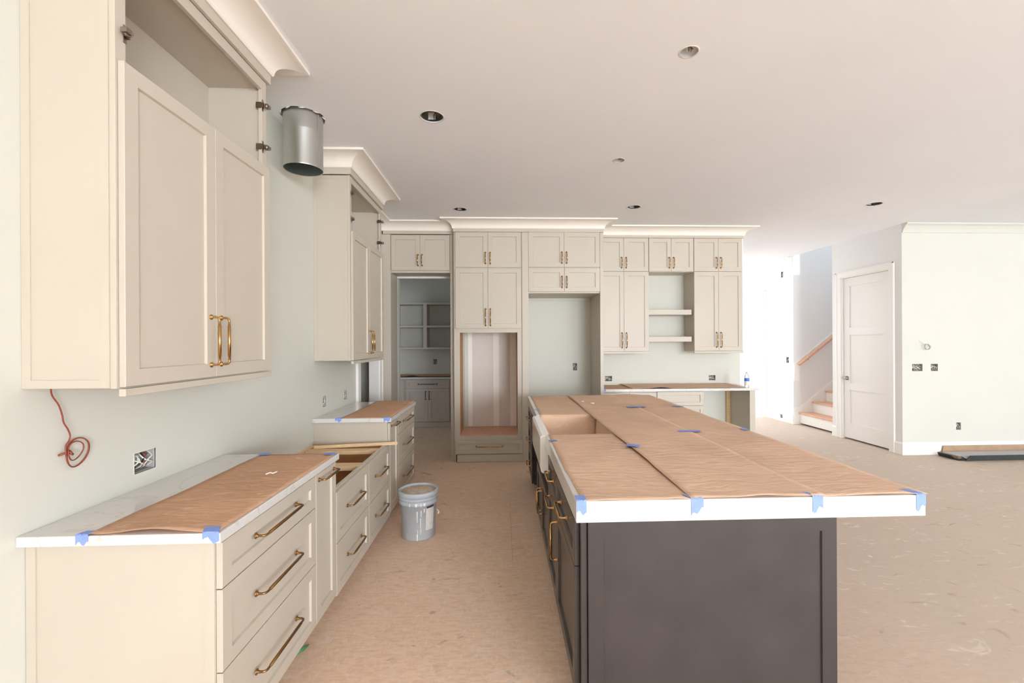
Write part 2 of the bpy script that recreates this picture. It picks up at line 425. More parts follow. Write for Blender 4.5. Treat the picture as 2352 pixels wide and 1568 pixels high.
# pantry and scullery beyond the left corner
slab('wall_pantry_front', 'y', 6.26, 6.38, -3.4, -.55, 0, CEIL, [(-1.455, -.69, 0, 2.44)], 'wallpaint')
slab('wall_pantry_back', 'y', 8.80, 8.92, -3.4, -.4, 0, CEIL, [(-1.365, -1.29, 1.12, 1.22)], 'wallpaint')
slab('wall_pantry_right', 'x', -.62, -.5, 6.38, 8.80, 0, CEIL, [], 'wallpaint')
slab('wall_pantry_left', 'x', -3.4, -3.28, 3.2, 8.80, 0, CEIL, [], 'wallpaint')
slab('wall_scullery', 'y', 3.2, 3.32, -3.28, XW - .12, 0, CEIL, [], 'wallpaint')

def window(n, T, a0, a1, z0, z1, mull):
    o = MB(); f = .06
    o.tbox(T, a0, a1, -.1, .02, z0, z0 + f).tbox(T, a0, a1, -.1, .02, z1 - f, z1)
    o.tbox(T, a0, a0 + f, -.1, .02, z0 + f, z1 - f).tbox(T, a1 - f, a1, -.1, .02, z0 + f, z1 - f)
    for k in range(1, mull):
        a = a0 + (a1 - a0) * k / mull; o.tbox(T, a - .025, a + .025, -.09, .01, z0 + f, z1 - f)
    w_ = struct(o.build('window_%d' % n, 'trimwhite'))
    for k in range(mull):
        p0 = a0 + (a1 - a0) * k / mull + (.06 if k == 0 else .025); p1 = a0 + (a1 - a0) * (k + 1) / mull - (.06 if k == mull - 1 else .025)
        MB().tbox(T, p0, p1, -.046, -.04, z0 + f, z1 - f).build('pane', 'pane', w_)
FYp = lambda y: (lambda a, b, z: (a, y + b, z))
for i, (a0, a1) in enumerate(WB): window(i + 1, FYp(YBK), a0, a1, .12, 2.9, 3)
for i, (a0, a1) in enumerate(WS): window(i + 9, FXm(XRT), a0, a1, .12, 2.9, 3)
window(6, FY(14.1), 6.55, 7.72, .70, 2.42, 1)
window(7, FXm(9.5), 9.6, 13.2, .5, 2.5, 3)
window(8, FX(3.586), 7.4, 9.8, .4, 2.5, 2)

# ---- trims
TR = [0]
def trim(mb, m='trimwhite', bevel=0., name=None):
    TR[0] += 1
    return struct(mb.build(name or 'trim_%d' % TR[0], m, bevel=bevel))
BASEP = [(0, 0), (.016, 0), (.016, .145), (.011, .158), (.004, .168), (0, .168)]
def base(side, path): return struct(MB().sweep([(a, z + .002) for a, z in BASEP], path).build('baseboard_' + side, 'trimwhite'))
def casing(T, a0, a1, ztop, wd=.085, flip=False, sides=(1, 1)):
    mb = MB()
    if sides[0]: mb.tbox(T, a0 - wd, a0, 0, .018, .002, ztop + wd)
    if sides[1]: mb.tbox(T, a1, a1 + wd, 0, .018, .002, ztop + wd)
    mb.tbox(T, a0, a1, 0, .018, ztop, ztop + wd)
    if sides[0]: mb.tbox(T, a0 - wd, a0 - wd + .015, .018, .026, .002, ztop + wd)
    if sides[1]: mb.tbox(T, a1 + wd - .015, a1 + wd, .018, .026, .002, ztop + wd)
    mb.tbox(T, a0 - wd, a1 + wd, .018, .026, ztop + wd - .015, ztop + wd)
    return trim(mb)
# hall closet door casing, cased opening of the far room, scullery opening
casing(FXm(XH), 5.985, 6.875, 2.53)
casing(FXm(XH), 8.965, 9.79, 2.49)
casing(FX(XW), 4.95, 5.72, 2.44, wd=.11, sides=(1, 1))
trim(MB().box(XW - .12, XW, 4.95, 4.962, 0.002, 2.44).box(XW - .12, XW, 5.708, 5.72, .002, 2.44), 'trimwhite')
trim(MB().box(XH, XH + .12, 8.965, 8.977, .002, 2.478).box(XH, XH + .12, 9.778, 9.79, .002, 2.478).box(XH, XH + .12, 8.965, 9.79, 2.478, 2.49))
trim(MB().box(XH, XH + .12, 5.985, 5.997, .002, 2.518).box(XH, XH + .12, 6.863, 6.875, .002, 2.518).box(XH, XH + .12, 5.985, 6.875, 2.518, 2.53))
base('right', [(12.85, YR), (XH, YR), (XH, 5.90)][::-1])
slab('baseboard_hall', 'x', XH - .016, XH - .0003, 8.04, 8.88, .002, .17, [(8.345, 8.41, .068, .13)], 'trimwhite')
base('stair_corner', [(XH, 7.06), (XH, 6.96)])
base('far_room', [(5.48, 14.1), (9.45, 14.1)])
base('left', [(XW, -7.5), (XW, 1.48)])
CR2 = [(0, 2.985), (.012, 2.985), (.016, 3.0), (.03, 3.03), (.055, 3.065), (.078, 3.082), (.085, 3.086), (.085, 3.104), (0, 3.104)]
trim(MB().sweep(CR2, [(XH - .0, YR), (12.85, YR)]), 'wallpaint')
struct(MB().box(XH - .0015, XH - .0002, YR + .001, YR + .1205, .17, CEIL - .001).build('wall_hall_return', 'hallpaint'))
trim(MB().sweep(CR2, [(XH, 8.05), (XH, 13.9)][::-1]), 'trimwhite')
# crown over the cabinets
def crown(path): return trim(MB().sweep(CROWN, path), 'crown')

# ================================================================== LEFT RUN, UPPERS
def hinge(parent, Y, z, side):
    """compact face-frame hinge left on the stile where the top door is missing; side=+1 opens towards +Y"""
    s = side; mb = MB(); xf = -1.275
    mb.box(xf - .03, xf - .002, *sorted((Y, Y + s * .003)), z - .016, z + .016)
    mb.box(xf + .0005, xf + .003, *sorted((Y - s * .012, Y)), z - .03, z + .03)
    mb.box(xf - .002, xf + .012, *sorted((Y - s * .004, Y + s * .004)), z - .012, z + .012)
    mb.tube([(xf + .012, Y - s * .012, z), (xf + .024, Y - s * .016, z)], .014, 12)
    mb.box(xf + .01, xf + .03, *sorted((Y - s * .034, Y - s * .012)), z - .008, z + .008)
    mb.tube([(xf - .016, Y + s * .003, z), (xf - .016, Y + s * .006, z)], .005, 8)
    return mb.build('hinge', 'nickel', parent)
def upper(Y0, Y1, Ym, label):
    xf = -1.275; t = thing('wall_cabinet', label, 'cabinet', (XW, (Y0 + Y1) / 2, 1.39))
    c = MB(); x0 = XW + .001
    c.box(x0, xf - .019, Y0, Y0 + .018, 1.39, 2.94).box(x0, xf - .019, Y1 - .018, Y1, 1.39, 2.94)
    c.box(x0, x0 + .006, Y0 + .018, Y1 - .018, 1.39, 2.94)
    for z0, z1 in ((1.39, 1.408), (2.45, 2.468), (2.905, 2.94)): c.box(x0 + .006, xf - .019, Y0 + .018, Y1 - .018, z0, z1)
    c.build('carcass', 'cabinet', t)
    f = MB(); fy0, fy1 = Y0 - .001, Y1 + .001
    f.box(xf - .019, xf, fy0, fy0 + .043, 1.388, 2.942).box(xf - .019, xf, fy1 - .043, fy1, 1.388, 2.942)
    for z0, z1 in ((1.388, 1.43), (2.435, 2.49), (2.888, 2.942)): f.box(xf - .019, xf, fy0 + .043, fy1 - .043, z0, z1)
    f.build('face_frame', 'cabinet', t, bevel=.0012)
    for yy, s in ((Y0, -1), (Y1, 1)):
        p = MB(); ya, yb = (yy - .004, yy) if s < 0 else (yy, yy + .004)
        p.box(x0, x0 + .028, ya, yb, 1.392, 2.938).box(xf - .05, xf - .02, ya, yb, 1.392, 2.938)
        p.box(x0 + .028, xf - .05, ya, yb, 1.392, 1.418).box(x0 + .028, xf - .05, ya, yb, 2.91, 2.938)
        p.build('end_panel_frame', 'cabinet', t)
    T = FX(-1.253)
    d1 = shaker(t, 'door', T, Y0 + .008, Ym - .0012, 1.393, 2.477)
    d2 = shaker(t, 'door', T, Ym + .0012, Y1 - .008, 1.393, 2.477)
    pull(d1, T, Ym - .034, 1.548, .205, True); pull(d2, T, Ym + .034, 1.548, .205, True)
    MB().box(-1.272, -1.25, Y0 + .004, Y1 - .002, 1.362, 1.387).build('light_rail', 'cabinet', t, bevel=.0015)
    for z in (2.583, 2.803): hinge(t, Y0 + .043, z, 1); hinge(t, Y1 - .043, z, -1)
    fr = [(0, 2.944), (.016, 2.944), (.016, 3.1), (0, 3.1)]
    MB().sweep(fr, [(x0, Y0 - .004), (xf, Y0 - .004), (xf, Y1 + .004), (x0, Y1 + .004)]).build('frieze_board', 'cabinet', t)
    crown([(x0, Y0 - .021), (xf + .017, Y0 - .021), (xf + .017, Y1 + .021), (x0, Y1 + .021)])
upper(1.525, 2.468, 2.003, 'large cream wall cabinet nearest the viewer, upper doors missing, two tall shaker doors')
upper(3.787, 4.752, 4.256, 'farther cream wall cabinet on the left wall, past the metal duct, upper doors missing')

# ================================================================== LEFT RUN, BASES
XF = -.945
def toe(parent, y0, y1, m='cabinet'): MB().box(XW + .001, -1.03, y0 + .001, y1 - .001, .001, .098).build('toe_kick', m, parent)
def base_left(Y0, Y1, label, zt=.879):
    t = thing('base_cabinet', label, 'cabinet', (XW, (Y0 + Y1) / 2, 0))
    MB().box(XW + .001, XF - .022, Y0, Y1, .1, zt).build('carcass', 'cabinet', t); toe(t, Y0, Y1)
    return t
T = FX(XF)
# near drawer bank
b1 = base_left(1.535, 2.285, 'cream three-drawer base cabinet nearest the viewer on the left')
MB().box(XW + .002, XW + .032, 1.530, 1.535, .002, .877).build('end_stile', 'cabinet', b1)
MB().box(XF - .055, XF - .023, 1.530, 1.535, .002, .877).build('end_stile', 'cabinet', b1)
MB().box(XW + .001, XF - .022, 1.531, 1.5349, .001, .099).build('end_skirt', 'cabinet', b1)
for z0, z1 in ((.713, .869), (.432, .709), (.118, .428)):
    d = shaker(b1, 'drawer', T, 1.537, 2.283, z0, z1, rail=.052); pull(d, T, 1.905, (z0 + z1) / 2 + .012, .33, False, 'bronze')
# pull-outs
def pullout(Y0, Y1, label):
    t = base_left(Y0, Y1, label)
    d = shaker(t, 'door', T, Y0 + .003, Y1 - .003, .118, .869, rail=.057); pull(d, T, (Y0 + Y1) / 2, .838, min(.2, Y1 - Y0 - .06), False, 'bronze')
    return t
pullout(2.287, 2.560, 'narrow cream pull-out base cabinet beside the near three-drawer cabinet')
pullout(3.762, 4.048, 'narrow cream pull-out base cabinet beyond the lowered open-topped cabinet')
b5 = base_left(4.050, 4.785, 'cream three-drawer base cabinet at the far end of the left run')
for z0, z1 in ((.713, .869), (.432, .709), (.118, .428)):
    d = shaker(b5, 'drawer', T, 4.053, 4.782, z0, z1, rail=.052); pull(d, T, 4.42, (z0 + z1) / 2 + .012, .33, False, 'bronze')
# lowered cooktop cabinet with open top
r = thing('cooktop_cabinet', 'lowered cream four-drawer cabinet with an open plywood top for a missing cooktop', 'cabinet', (XW, 3.16, 0))
c = MB(); c.box(XW + .001, XF - .042, 2.563, 2.581, .1, .70).box(XW + .001, XF - .042, 3.741, 3.759, .1, .70)
c.box(XW + .001, XW + .012, 2.581, 3.741, .1, .66).box(XW + .012, XF - .042, 2.581, 3.741, .1, .118).build('carcass', 'ply', r)
toe(r, 2.563, 3.759)
f = MB(); f.box(XF - .042, XF - .022, 2.563, 3.759, .66, .70).box(XF - .042, XF - .022, 2.563, 3.759, .1, .13).box(XF - .042, XF - .022, 3.155, 3.195, .13, .66)
f.build('face_frame', 'cabinet', r, bevel=.001)
MB().box(XF - .0415, XF - .0225, 2.5632, 3.7588, .7, .7015).build('frame_top_edge', 'cabinet', r)
for y0, y1 in ((3.07, 3.17), (3.52, 3.60)): MB().box(XW + .04, XF - .043, y0, y1, .672, .70).build('stretcher', 'pine', r)
MB().box(XW + .02, XF - .05, 3.172, 3.19, .13, .655).build('partition', 'ply', r)
MB().box(XW + .001, XW + .038, 2.582, 3.740, .662, .70).build('wall_cleat', 'pine', r)
MB().box(XW + .1, XF - .06, 2.6, 3.06, .12, .34).build('drawer_box', 'ply', r)
MB().box(XW + .1, XF - .06, 3.2, 3.72, .12, .34).build('drawer_box', 'ply', r)
for y0, y1 in ((2.566, 3.172), (3.177, 3.756)):
    for z0, z1 in ((.402, .690), (.105, .398)):
        d = shaker(r, 'drawer', T, y0, y1, z0, z1, rail=.055); pull(d, T, (y0 + y1) / 2, (z0 + z1) / 2 + .008, .255, False, 'bronze')
# loose batten on it
a, b = Vector((-1.50, 3.60, .7135)), Vector((-.872, 3.712, .7135))
d = (b - a).normalized(); n = Vector((-d.y, d.x, 0)) * .009; up = Vector((0, 0, .012))
q = [a - n - up, a + n - up, a + n + up, a - n + up]
tag(MB().prism(q, b - a).build('wood_batten', 'pine', bevel=.001), 'thin pine batten laid across the open cooktop cabinet', 'batten')

def counter(name, label, x0, x1, y0, y1, z0, z1, cut=None):
    mb = MB()
    if cut:
        cx1, cy0, cy1 = cut
        pts = [(x0, y0), (x1, y0), (x1, y1), (x0, y1), (x0, cy1), (cx1, cy1), (cx1, cy0), (x0, cy0)]
        n = len(pts); mb.add([(x, y, z0) for x, y in pts] + [(x, y, z1) for x, y in pts],
            [(0, 1, 6, 7), (1, 2, 5, 6), (2, 3, 4, 5), (8, 9, 14, 15), (9, 10, 13, 14), (10, 11, 12, 13)] + [(i, (i + 1) % n, n + (i + 1) % n, n + i) for i in range(n)])
    else: mb.box(x0, x1, y0, y1, z0, z1)
    return tag(mb.build(name, 'slab', bevel=.003), label, 'countertop')
counter('countertop', 'white stone countertop nearest the viewer on the left, half under brown paper', XW + .001, -.929, 1.50, 2.564, .881, .915)
counter('countertop', 'short white stone countertop at the far end of the left run', XW + .001, -.929, 3.736, 4.791, .881, .915)

# ================================================================== BACK RUN
# pantry bridge cabinet
YP = 5.88
t = thing('bridge_cabinet', 'cream two-door cabinet bridging the dark pantry opening', 'cabinet', (-1.1, YP + .2, 0))
TY = FY(YP)
MB().box(XW + .001, -1.459, YP, YP + .018, .001, 2.955).build('left_post', 'cabinet', t, bevel=.0015)
MB().box(-1.477, -1.459, YP + .018, 6.255, .001, 2.47).build('left_jamb', 'cabinet', t)
MB().box(-.686, -.632, YP, 6.255, .001, 2.955).build('right_post', 'cabinet', t, bevel=.0015)
MB().box(-1.459, -.686, YP + .022, 6.255, 2.455, 2.955).build('carcass', 'cabinet', t)
for a0, a1, pa in ((-1.453, -1.0785, -1.078 - .027), (-1.0760, -.694, -1.078 + .027)):
    d = shaker(t, 'door', TY, a0, a1, 2.487, 2.944); pull(d, TY, pa, 2.618, .14, True)
trim(MB().box(-1.455, -.69, 6.225, 6.256, 2.43, 2.454), 'trimwhite')
MB().box(XW + .02, -.632, YP - .012, YP + .0, 2.957, 3.1).build('frieze_board', 'cabinet', t)
# oven tower
YT = 5.745; TY = FY(YT); yf = YT + .022
t = thing('oven_tower', 'tall cream oven cabinet with an empty appliance opening and a bottom drawer', 'cabinet', (-.18, 6.07, 0))
c = MB(); c.box(-.628, -.61, yf + .019, 6.40, .001, 2.955).box(.314, .332, yf + .019, 6.40, .001, 2.955)
for z0, z1 in ((1.70, 1.718), (2.485, 2.503), (2.937, 2.955), (.1, .118)): c.box(-.61, .314, yf + .019, 6.40, z0, z1)
c.build('carcass', 'cabinet', t)
f = MB(); f.box(-.628, -.555, yf - .001, yf + .018, .1, 2.955).box(.186, .25, yf - .001, yf + .018, .1, 2.955)
for z0, z1 in ((1.665, 1.75), (2.47, 2.52), (2.93, 2.955), (.1, .339)): f.box(-.555, .186, yf - .001, yf + .018, z0, z1)
f.build('face_frame', 'cabinet', t, bevel=.001)
MB().box(.248, .332, YT + .002, yf + .018, .001, 2.955).build('filler_strip', 'cabinet', t, bevel=.001)
MB().box(-.575, -.557, yf + .02, 6.395, .335, 1.70).build('opening_side', 'ply', t)
MB().box(.188, .206, yf + .02, 6.395, .335, 1.70).build('opening_side', 'ply', t)
MB().box(-.557, .188, yf + .001, 6.395, .305, .337).build('oven_shelf', 'oak', t)
MB().box(-.595, .247, YT + .012, YT + .03, .004, .098).build('toe_kick', 'cabinet', t)
for a0, a1, s in ((-.608, -.1912, -1), (-.1888, .233, 1)):
    d = shaker(t, 'door', TY, a0, a1, 2.503, 2.955); pull(d, TY, -.19 + s * .031, 2.622, .14, True)
    d = shaker(t, 'door', TY, a0, a1, 1.720, 2.489); pull(d, TY, -.19 + s * .031, 1.862, .21, True)
d = shaker(t, 'drawer', TY, -.608, .245, .112, .286, rail=.045); pull(d, TY, -.18, .205, .335, False)
MB().box(-.632, .3325, YT - .012, YT + .021, 2.957, 3.1).build('frieze_board', 'cabinet', t)
# bare drywall behind the oven opening
dw = struct(MB().box(-.60, .24, 6.402, 6.4095, .34, 1.70).build('wall_drywall_patch', 'drywall'))
for a0, a1 in ((-.58, -.44), (-.14, -.06), (.1, .205)): MB().box(a0, a1, 6.4005, 6.4022, .345, 1.69).build('joint_compound', 'mud', dw)
# fridge bay
t = thing('fridge_bay_cabinet', 'cream four-door cabinet and side panel around the empty refrigerator bay', 'cabinet', (.8, 6.07, 0))
MB().box(.333, 1.26, yf, 6.405, 2.172, 2.955).build('carcass', 'cabinet', t)
MB().box(1.262, 1.306, YT + .002, 6.405, .001, 2.955).build('side_panel', 'cabinet', t, bevel=.0015)
MB().box(.3335, 1.307, YT - .012, YT + .021, 2.957, 3.1).build('frieze_board', 'cabinet', t)
MB().box(.34, 1.26, 6.38, 6.408, 2.135, 2.17).build('back_cleat', 'wallpaint', t)
for a0, a1, s in ((.334, .7948, -1), (.7972, 1.259, 1)):
    d = shaker(t, 'door', TY, a0, a1, 2.507, 2.957); pull(d, TY, .796 + s * .031, 2.63, .14, True)
    d = shaker(t, 'door', TY, a0, a1, 2.192, 2.495); pull(d, TY, .796 + s * .031, 2.315, .14, True)
# right-hand uppers
YU = 6.07; TY = FY(YU)
def upper_back(x0, x1, xm, label, tall, x0d=None):
    t = thing('wall_cabinet', label, 'cabinet', ((x0 + x1) / 2, 6.25, 1.39 if tall else 2.5))
    zb = 1.405 if tall else 2.50
    MB().box(x0, x1, YU + .022, 6.409, zb, 2.958).build('carcass', 'cabinet', t)
    da, db = (x0d or x0 + .003), x1 - .003
    for a0, a1, s in ((da, xm - .0012, -1), (xm + .0012, db, 1)):
        d = shaker(t, 'door', TY, a0, a1, 2.507, 2.964); pull(d, TY, xm + s * .031, 2.625, .14, True)
        if tall:
            d = shaker(t, 'door', TY, a0, a1, 1.408, 2.500); pull(d, TY, xm + s * .031, 1.56, .2, True)
    if tall: MB().box(x0 + .002, x1 + .012, YU + .002, YU + .021, 1.377, 1.403).build('light_rail', 'cabinet', t, bevel=.001)
    MB().box(x0, x1 + (.012 if x1 > 3 else 0), YU - .012, YU + .021, 2.966, 3.1).build('frieze_board', 'cabinet', t)
    return t
upper_back(1.308, 2.010, 1.663, 'cream four-door wall cabinet against the refrigerator bay panel', True, 1.32)
tb = upper_back(2.012, 2.638, 2.324, 'short cream two-door wall cabinet above the open shelf niche', False)
for z0, z1 in ((1.911, 1.980), (1.537, 1.606)):
    o = tag(MB().box(2.012, 2.617, 6.098, 6.409, z0, z1).build('floating_shelf', 'cabinet', bevel=.0015),
        'upper thick cream floating shelf in the niche' if z0 > 1.8 else 'lower thick cream floating shelf in the niche', 'shelf', 'niche shelves')
upper_back(2.640, 3.325, 2.985, 'cream four-door wall cabinet at the right end, beside the hall', True)
# crown, one run around the back units and the corner
crown([(XW + .001, 4.93), (XW + .001, YP - .013), (-.634, YP - .013), (-.634, YT - .013), (1.309, YT - .013), (1.309, YU - .013), (3.339, YU - .013), (3.339, 6.409)])
# desk run
YD = 5.85; TY = FY(YD)
t = thing('desk_cabinet', 'cream plain-front base cabinet under the left end of the back counter', 'cabinet', (1.68, 6.1, 0))
MB().box(1.31, 2.036, YD + .022, 6.409, .1, .879).build('carcass', 'cabinet', t)
MB().box(1.31, 2.036, YD + .08, YD + .1, .001, .1).build('toe_kick', 'cabinet', t)
for a0, a1 in ((1.315, 1.672), (1.675, 2.034)): shaker(t, 'door', TY, a0, a1, .11, .862)
t = thing('drawer_cabinet', 'cream drawer base cabinet beside the knee space of the back counter', 'cabinet', (2.35, 6.1, 0))
MB().box(2.038, 2.668, YD + .022, 6.409, .1, .879).build('carcass', 'cabinet', t)
MB().box(2.038, 2.668, YD + .08, YD + .1, .001, .1).build('toe_kick', 'cabinet', t)
for z0, z1 in ((.686, .872), (.40, .682), (.11, .396)):
    d = shaker(t, 'drawer', TY, 2.042, 2.668, z0, z1, rail=.045); pull(d, TY, 2.355, (z0 + z1) / 2 + (0 if z0 < .5 else -.005), .2, False) if z0 < .5 else None
t = thing('desk_end_panel', 'cream end panel carrying the hall end of the back counter', 'panel', (3.33, 6.1, 0))
MB().box(3.30, 3.318, YD + .02, 6.409, .001, .879).build('panel', 'cabinet', t)
MB().box(3.296, 3.372, YD, YD + .019, .001, .879).build('front_stile', 'cabinet', t, bevel=.001)
MB().box(3.245, 3.299, 6.365, 6.409, .001, .878).build('wall_stud', 'pine', t)
counter('countertop', 'white stone back counter under the open shelves, with brown paper', 1.309, 3.408, 5.82, 6.409, .881, .915)

# ================================================================== ISLAND
IX0, IX1, IY0, IY1 = .281, 1.692, 1.727, 5.144
counter('island_countertop', 'large thick white island countertop with mitred edge and sink cutout', IX0, IX1, IY0, IY1, .831, .915, cut=(.80, 2.985, 3.80))
XD = .285; TI = FXm(XD)
def isl(name, label, y0, y1, carc=True):
    t = thing(name, label, 'cabinet', (.6, (y0 + y1) / 2, 0))
    if carc: MB().box(XD + .022, .90, y0, y1, .1, .829).build('carcass', 'charcoal', t)
    MB().box(.36, .90, y0, y1, .001, .099).build('toe_kick', 'charcoal', t)
    return t
t = isl('island_cabinet', 'black island cabinet nearest the viewer with one drawer over one door', 1.80, 2.412)
d = shaker(t, 'drawer', TI, 1.803, 2.409, .628, .815, 'charcoal', rail=.045); pull(d, TI, 2.10, .745, .2, False)
d = shaker(t, 'door', TI, 1.803, 2.409, .108, .624, 'charcoal'); pull(d, TI, 2.375, .475, .2, True)
t = isl('island_cabinet', 'narrow black island cabinet between the near door and the sink, two fronts with pulls', 2.414, 2.862)
d = shaker(t, 'drawer', TI, 2.417, 2.859, .628, .815, 'charcoal', rail=.045); pull(d, TI, 2.63, .745, .2, False)
d = shaker(t, 'door', TI, 2.417, 2.859, .108, .624, 'charcoal'); pull(d, TI, 2.63, .594, .2, False)
t = isl('sink_cabinet', 'black island cabinet with two doors under the white apron sink', 2.864, 3.832, False)
c = MB(); c.box(XD + .022, .90, 2.864, 2.882, .1, .829).box(XD + .022, .90, 3.814, 3.832, .1, .829).box(XD + .042, .90, 2.882, 3.814, .1, .118)
c.box(.88, .90, 2.882, 3.814, .118, .829).build('carcass', 'charcoal', t)
MB().box(XD + .022, XD + .042, 2.864, 3.832, .1, .645).build('face_frame', 'charcoal', t)
for a0, a1, s in ((2.867, 3.3468, -1), (3.3492, 3.829, 1)):
    d = shaker(t, 'door', TI, a0, a1, .108, .52, 'charcoal'); pull(d, TI, 3.348 + s * .032, .345, .17, True)
t = isl('island_cabinet', 'black three-drawer island cabinet at the far end, past the empty dishwasher bay', 4.50, 5.10)
for z0, z1 in ((.628, .815), (.37, .624), (.108, .366)):
    d = shaker(t, 'drawer', TI, 4.503, 5.097, z0, z1, 'charcoal', rail=.045); pull(d, TI, 4.8, (z0 + z1) / 2, .2, False)
# dishwasher bay back and island end panels
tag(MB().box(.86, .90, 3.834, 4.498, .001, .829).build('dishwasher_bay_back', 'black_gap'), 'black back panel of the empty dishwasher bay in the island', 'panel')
t = thing('island_end_panel', 'black framed end panel of the island facing the viewer, scuffed', 'panel', (.84, 1.77, 0))
Tn = FY(1.76)
o = shaker(t, 'framed_panel', Tn, .333, 1.350, .002, .828, 'charcoal', th=.022, rail=.062, rec=.009)
MB().box(.306, .332, 1.772, 1.798, .002, .828).build('corner_filler', 'charcoal', t, bevel=.003)
MB().box(.333, .9, 1.783, 1.798, .1, .828).build('backing', 'charcoal', t)
tag(MB().box(.902, 1.350, 1.784, 5.10, .001, .829).build('island_back_panel', 'charcoal', bevel=.001), 'black back side of the island under the seating overhang', 'panel')
# apron sink
t = thing('apron_sink', 'white ceramic apron-front sink set into the island', 'sink', (.5, 3.39, .66))
pr = [(.245, .70), (.2455, .895), (.25, .905), (.26, .909), (.30, .909), (.315, .904), (.3145, .66), (.30, .655), (.265, .655), (.251, .667)]
MB().prism([(x, 2.987, z) for x, z in pr], (0, .811, 0)).build('apron', 'ceramic', t, bevel=.004)
c = MB(); c.box(.316, .81, 2.965, 2.984, .655, .83).box(.316, .81, 3.80, 3.815, .655, .83).box(.80, .815, 2.984, 3.80, .655, .83).box(.316, .80, 2.984, 3.80, .648, .664)
c.build('basin', 'ceramic', t, bevel=.002)
MB().lathe([(.0, .002), (.045, .002), (.045, -.002), (.0, -.002)], (.56, 3.39, .667), 20).build('drain', 'steel', t)

# ================================================================== PAPER AND TAPE
def sheet(name, label, x0, x1, y0, y1, z, seed, m='kraft', amp=.004, lift=None, wob=.006, dens=.03, cat='paper', group=None, drop=None, damp=None):
    nx = max(6, int((x1 - x0) / dens)); ny = max(6, int((y1 - y0) / dens)); V = []
    for j in range(ny + 1):
        for i in range(nx + 1):
            u, v = i / nx, j / ny; x = x0 + (x1 - x0) * u; y = y0 + (y1 - y0) * v
            e = wob * noise.noise((y * 2.3, seed, 1.7 if u < .5 else 5.1)) + wob * .4 * noise.noise((y * 9, seed, 2.7 if u < .5 else 7.1))
            x += e * abs(2 * u - 1) ** 3
            y += wob * .8 * noise.noise((x * 3.1, seed + 4, 3.3 if v < .5 else 8.8)) * abs(2 * v - 1) ** 6
            h = noise.noise((x * 3.2, y * 2.1, seed)) * .6 + noise.noise((x * 8, y * 4, seed + 9)) * .4
            ridge = max(0., 1 - abs(noise.noise((x * 2.2 + y * .8, y * 1.5 - x, seed + 3))) * 9) * .5
            k_ = damp(u) if damp else 1.
            zz = z + k_ * (amp * max(0., h + .25) + amp * .8 * ridge)
            if lift: zz += lift(u, v, x, y)
            V.append((x, y, zz))
    n1 = nx + 1; fs = [(j * n1 + i, j * n1 + i + 1, (j + 1) * n1 + i + 1, (j + 1) * n1 + i) for j in range(ny) for i in range(nx)]
    if drop:  # flap hanging into the sink from the y0 edge
        k0 = len(V); K = 7
        for k in range(1, K + 1):
            for i in range(nx + 1):
                bx, by, bz = V[i]; t_ = k / K
                V.append((bx + .004 * math.sin(i * .9 + k), y0 - .004 - .016 * math.sin(t_ * 2.2) + .006 * math.sin(i * .8), bz - drop * t_))
        for k in range(K):
            for i in range(nx):
                a = (i if k == 0 else k0 + (k - 1) * n1 + i); b = k0 + k * n1 + i
                fs.append((a, b, b + 1, a + 1))
    mb = MB().add(V, fs, True); o = mb.build(name, m, fix=False)
    s = o.modifiers.new('solid', 'SOLIDIFY'); s.thickness = .0007; s.offset = 1
    return tag(o, label, cat, group)
bmp = lambda c, w_: (lambda t: math.exp(-((t - c) / w_) ** 2))
sheet('kraft_paper', 'brown paper sheet taped over the near left countertop', -1.345, -.937, 1.503, 2.548, .9155, 1.3, 'kraft_dark', amp=.003,
      lift=lambda u, v, x, y: .016 * max(0, 1 - v * 9) * bmp(.5, .28)(u) + .004 * bmp(0, .05)(u))
sheet('kraft_paper', 'brown paper sheet taped over the far left countertop', -1.345, -.940, 3.739, 4.780, .9155, 2.9, 'kraft_dark', amp=.003,
      lift=lambda u, v, x, y: .008 * max(0, v * 9 - 8))
sheet('kraft_paper', 'brown paper strip on the island in front of the sink', .300, .762, 1.7275, 2.992, .9155, 4.1, amp=.004, damp=lambda u: min(1, (1 - u) * 9),
      lift=lambda u, v, x, y: .004 * max(0, 1 - v * 14) * (bmp(.22, .06)(u) + bmp(.8, .1)(u)))
sheet('kraft_paper', 'brown paper strip behind the sink, folded down into the basin', .312, .797, 3.792, 5.125, .9155, 5.7, amp=.003, damp=lambda u: min(1, (1 - u) * 6), drop=.22)
V = []; n_ = 14
for j in range(8):
    for i in range(n_ + 1):
        V.append((.792 - .006 * math.sin(i * .7) - .012 * math.sin(j / 7 * 2.4), 2.99 + .79 * i / n_, .921 - .23 * j / 7 - (.0 if i > 1 else .0)))
o = MB().add(V, [(j * (n_ + 1) + i, j * (n_ + 1) + i + 1, (j + 1) * (n_ + 1) + i + 1, (j + 1) * (n_ + 1) + i) for j in range(7) for i in range(n_)], True).build('kraft_paper', 'kraft', fix=False)
m_ = o.modifiers.new('solid', 'SOLIDIFY'); m_.thickness = .0007
tag(o, 'brown paper flap hanging down the long inner side of the sink', 'paper')
sheet('kraft_paper', 'widest brown paper strip along the middle of the island', .738, 1.282, 1.7275, 5.135, .9185, 7.7, amp=.007, damp=lambda u: min(1, .3 + u * 6),
      lift=lambda u, v, x, y: .009 * max(0, 1 - u * 9) * (.55 + .45 * math.sin(y * 3.1)) + .006 * max(0, 1 - v * 16) * bmp(.55, .12)(u))
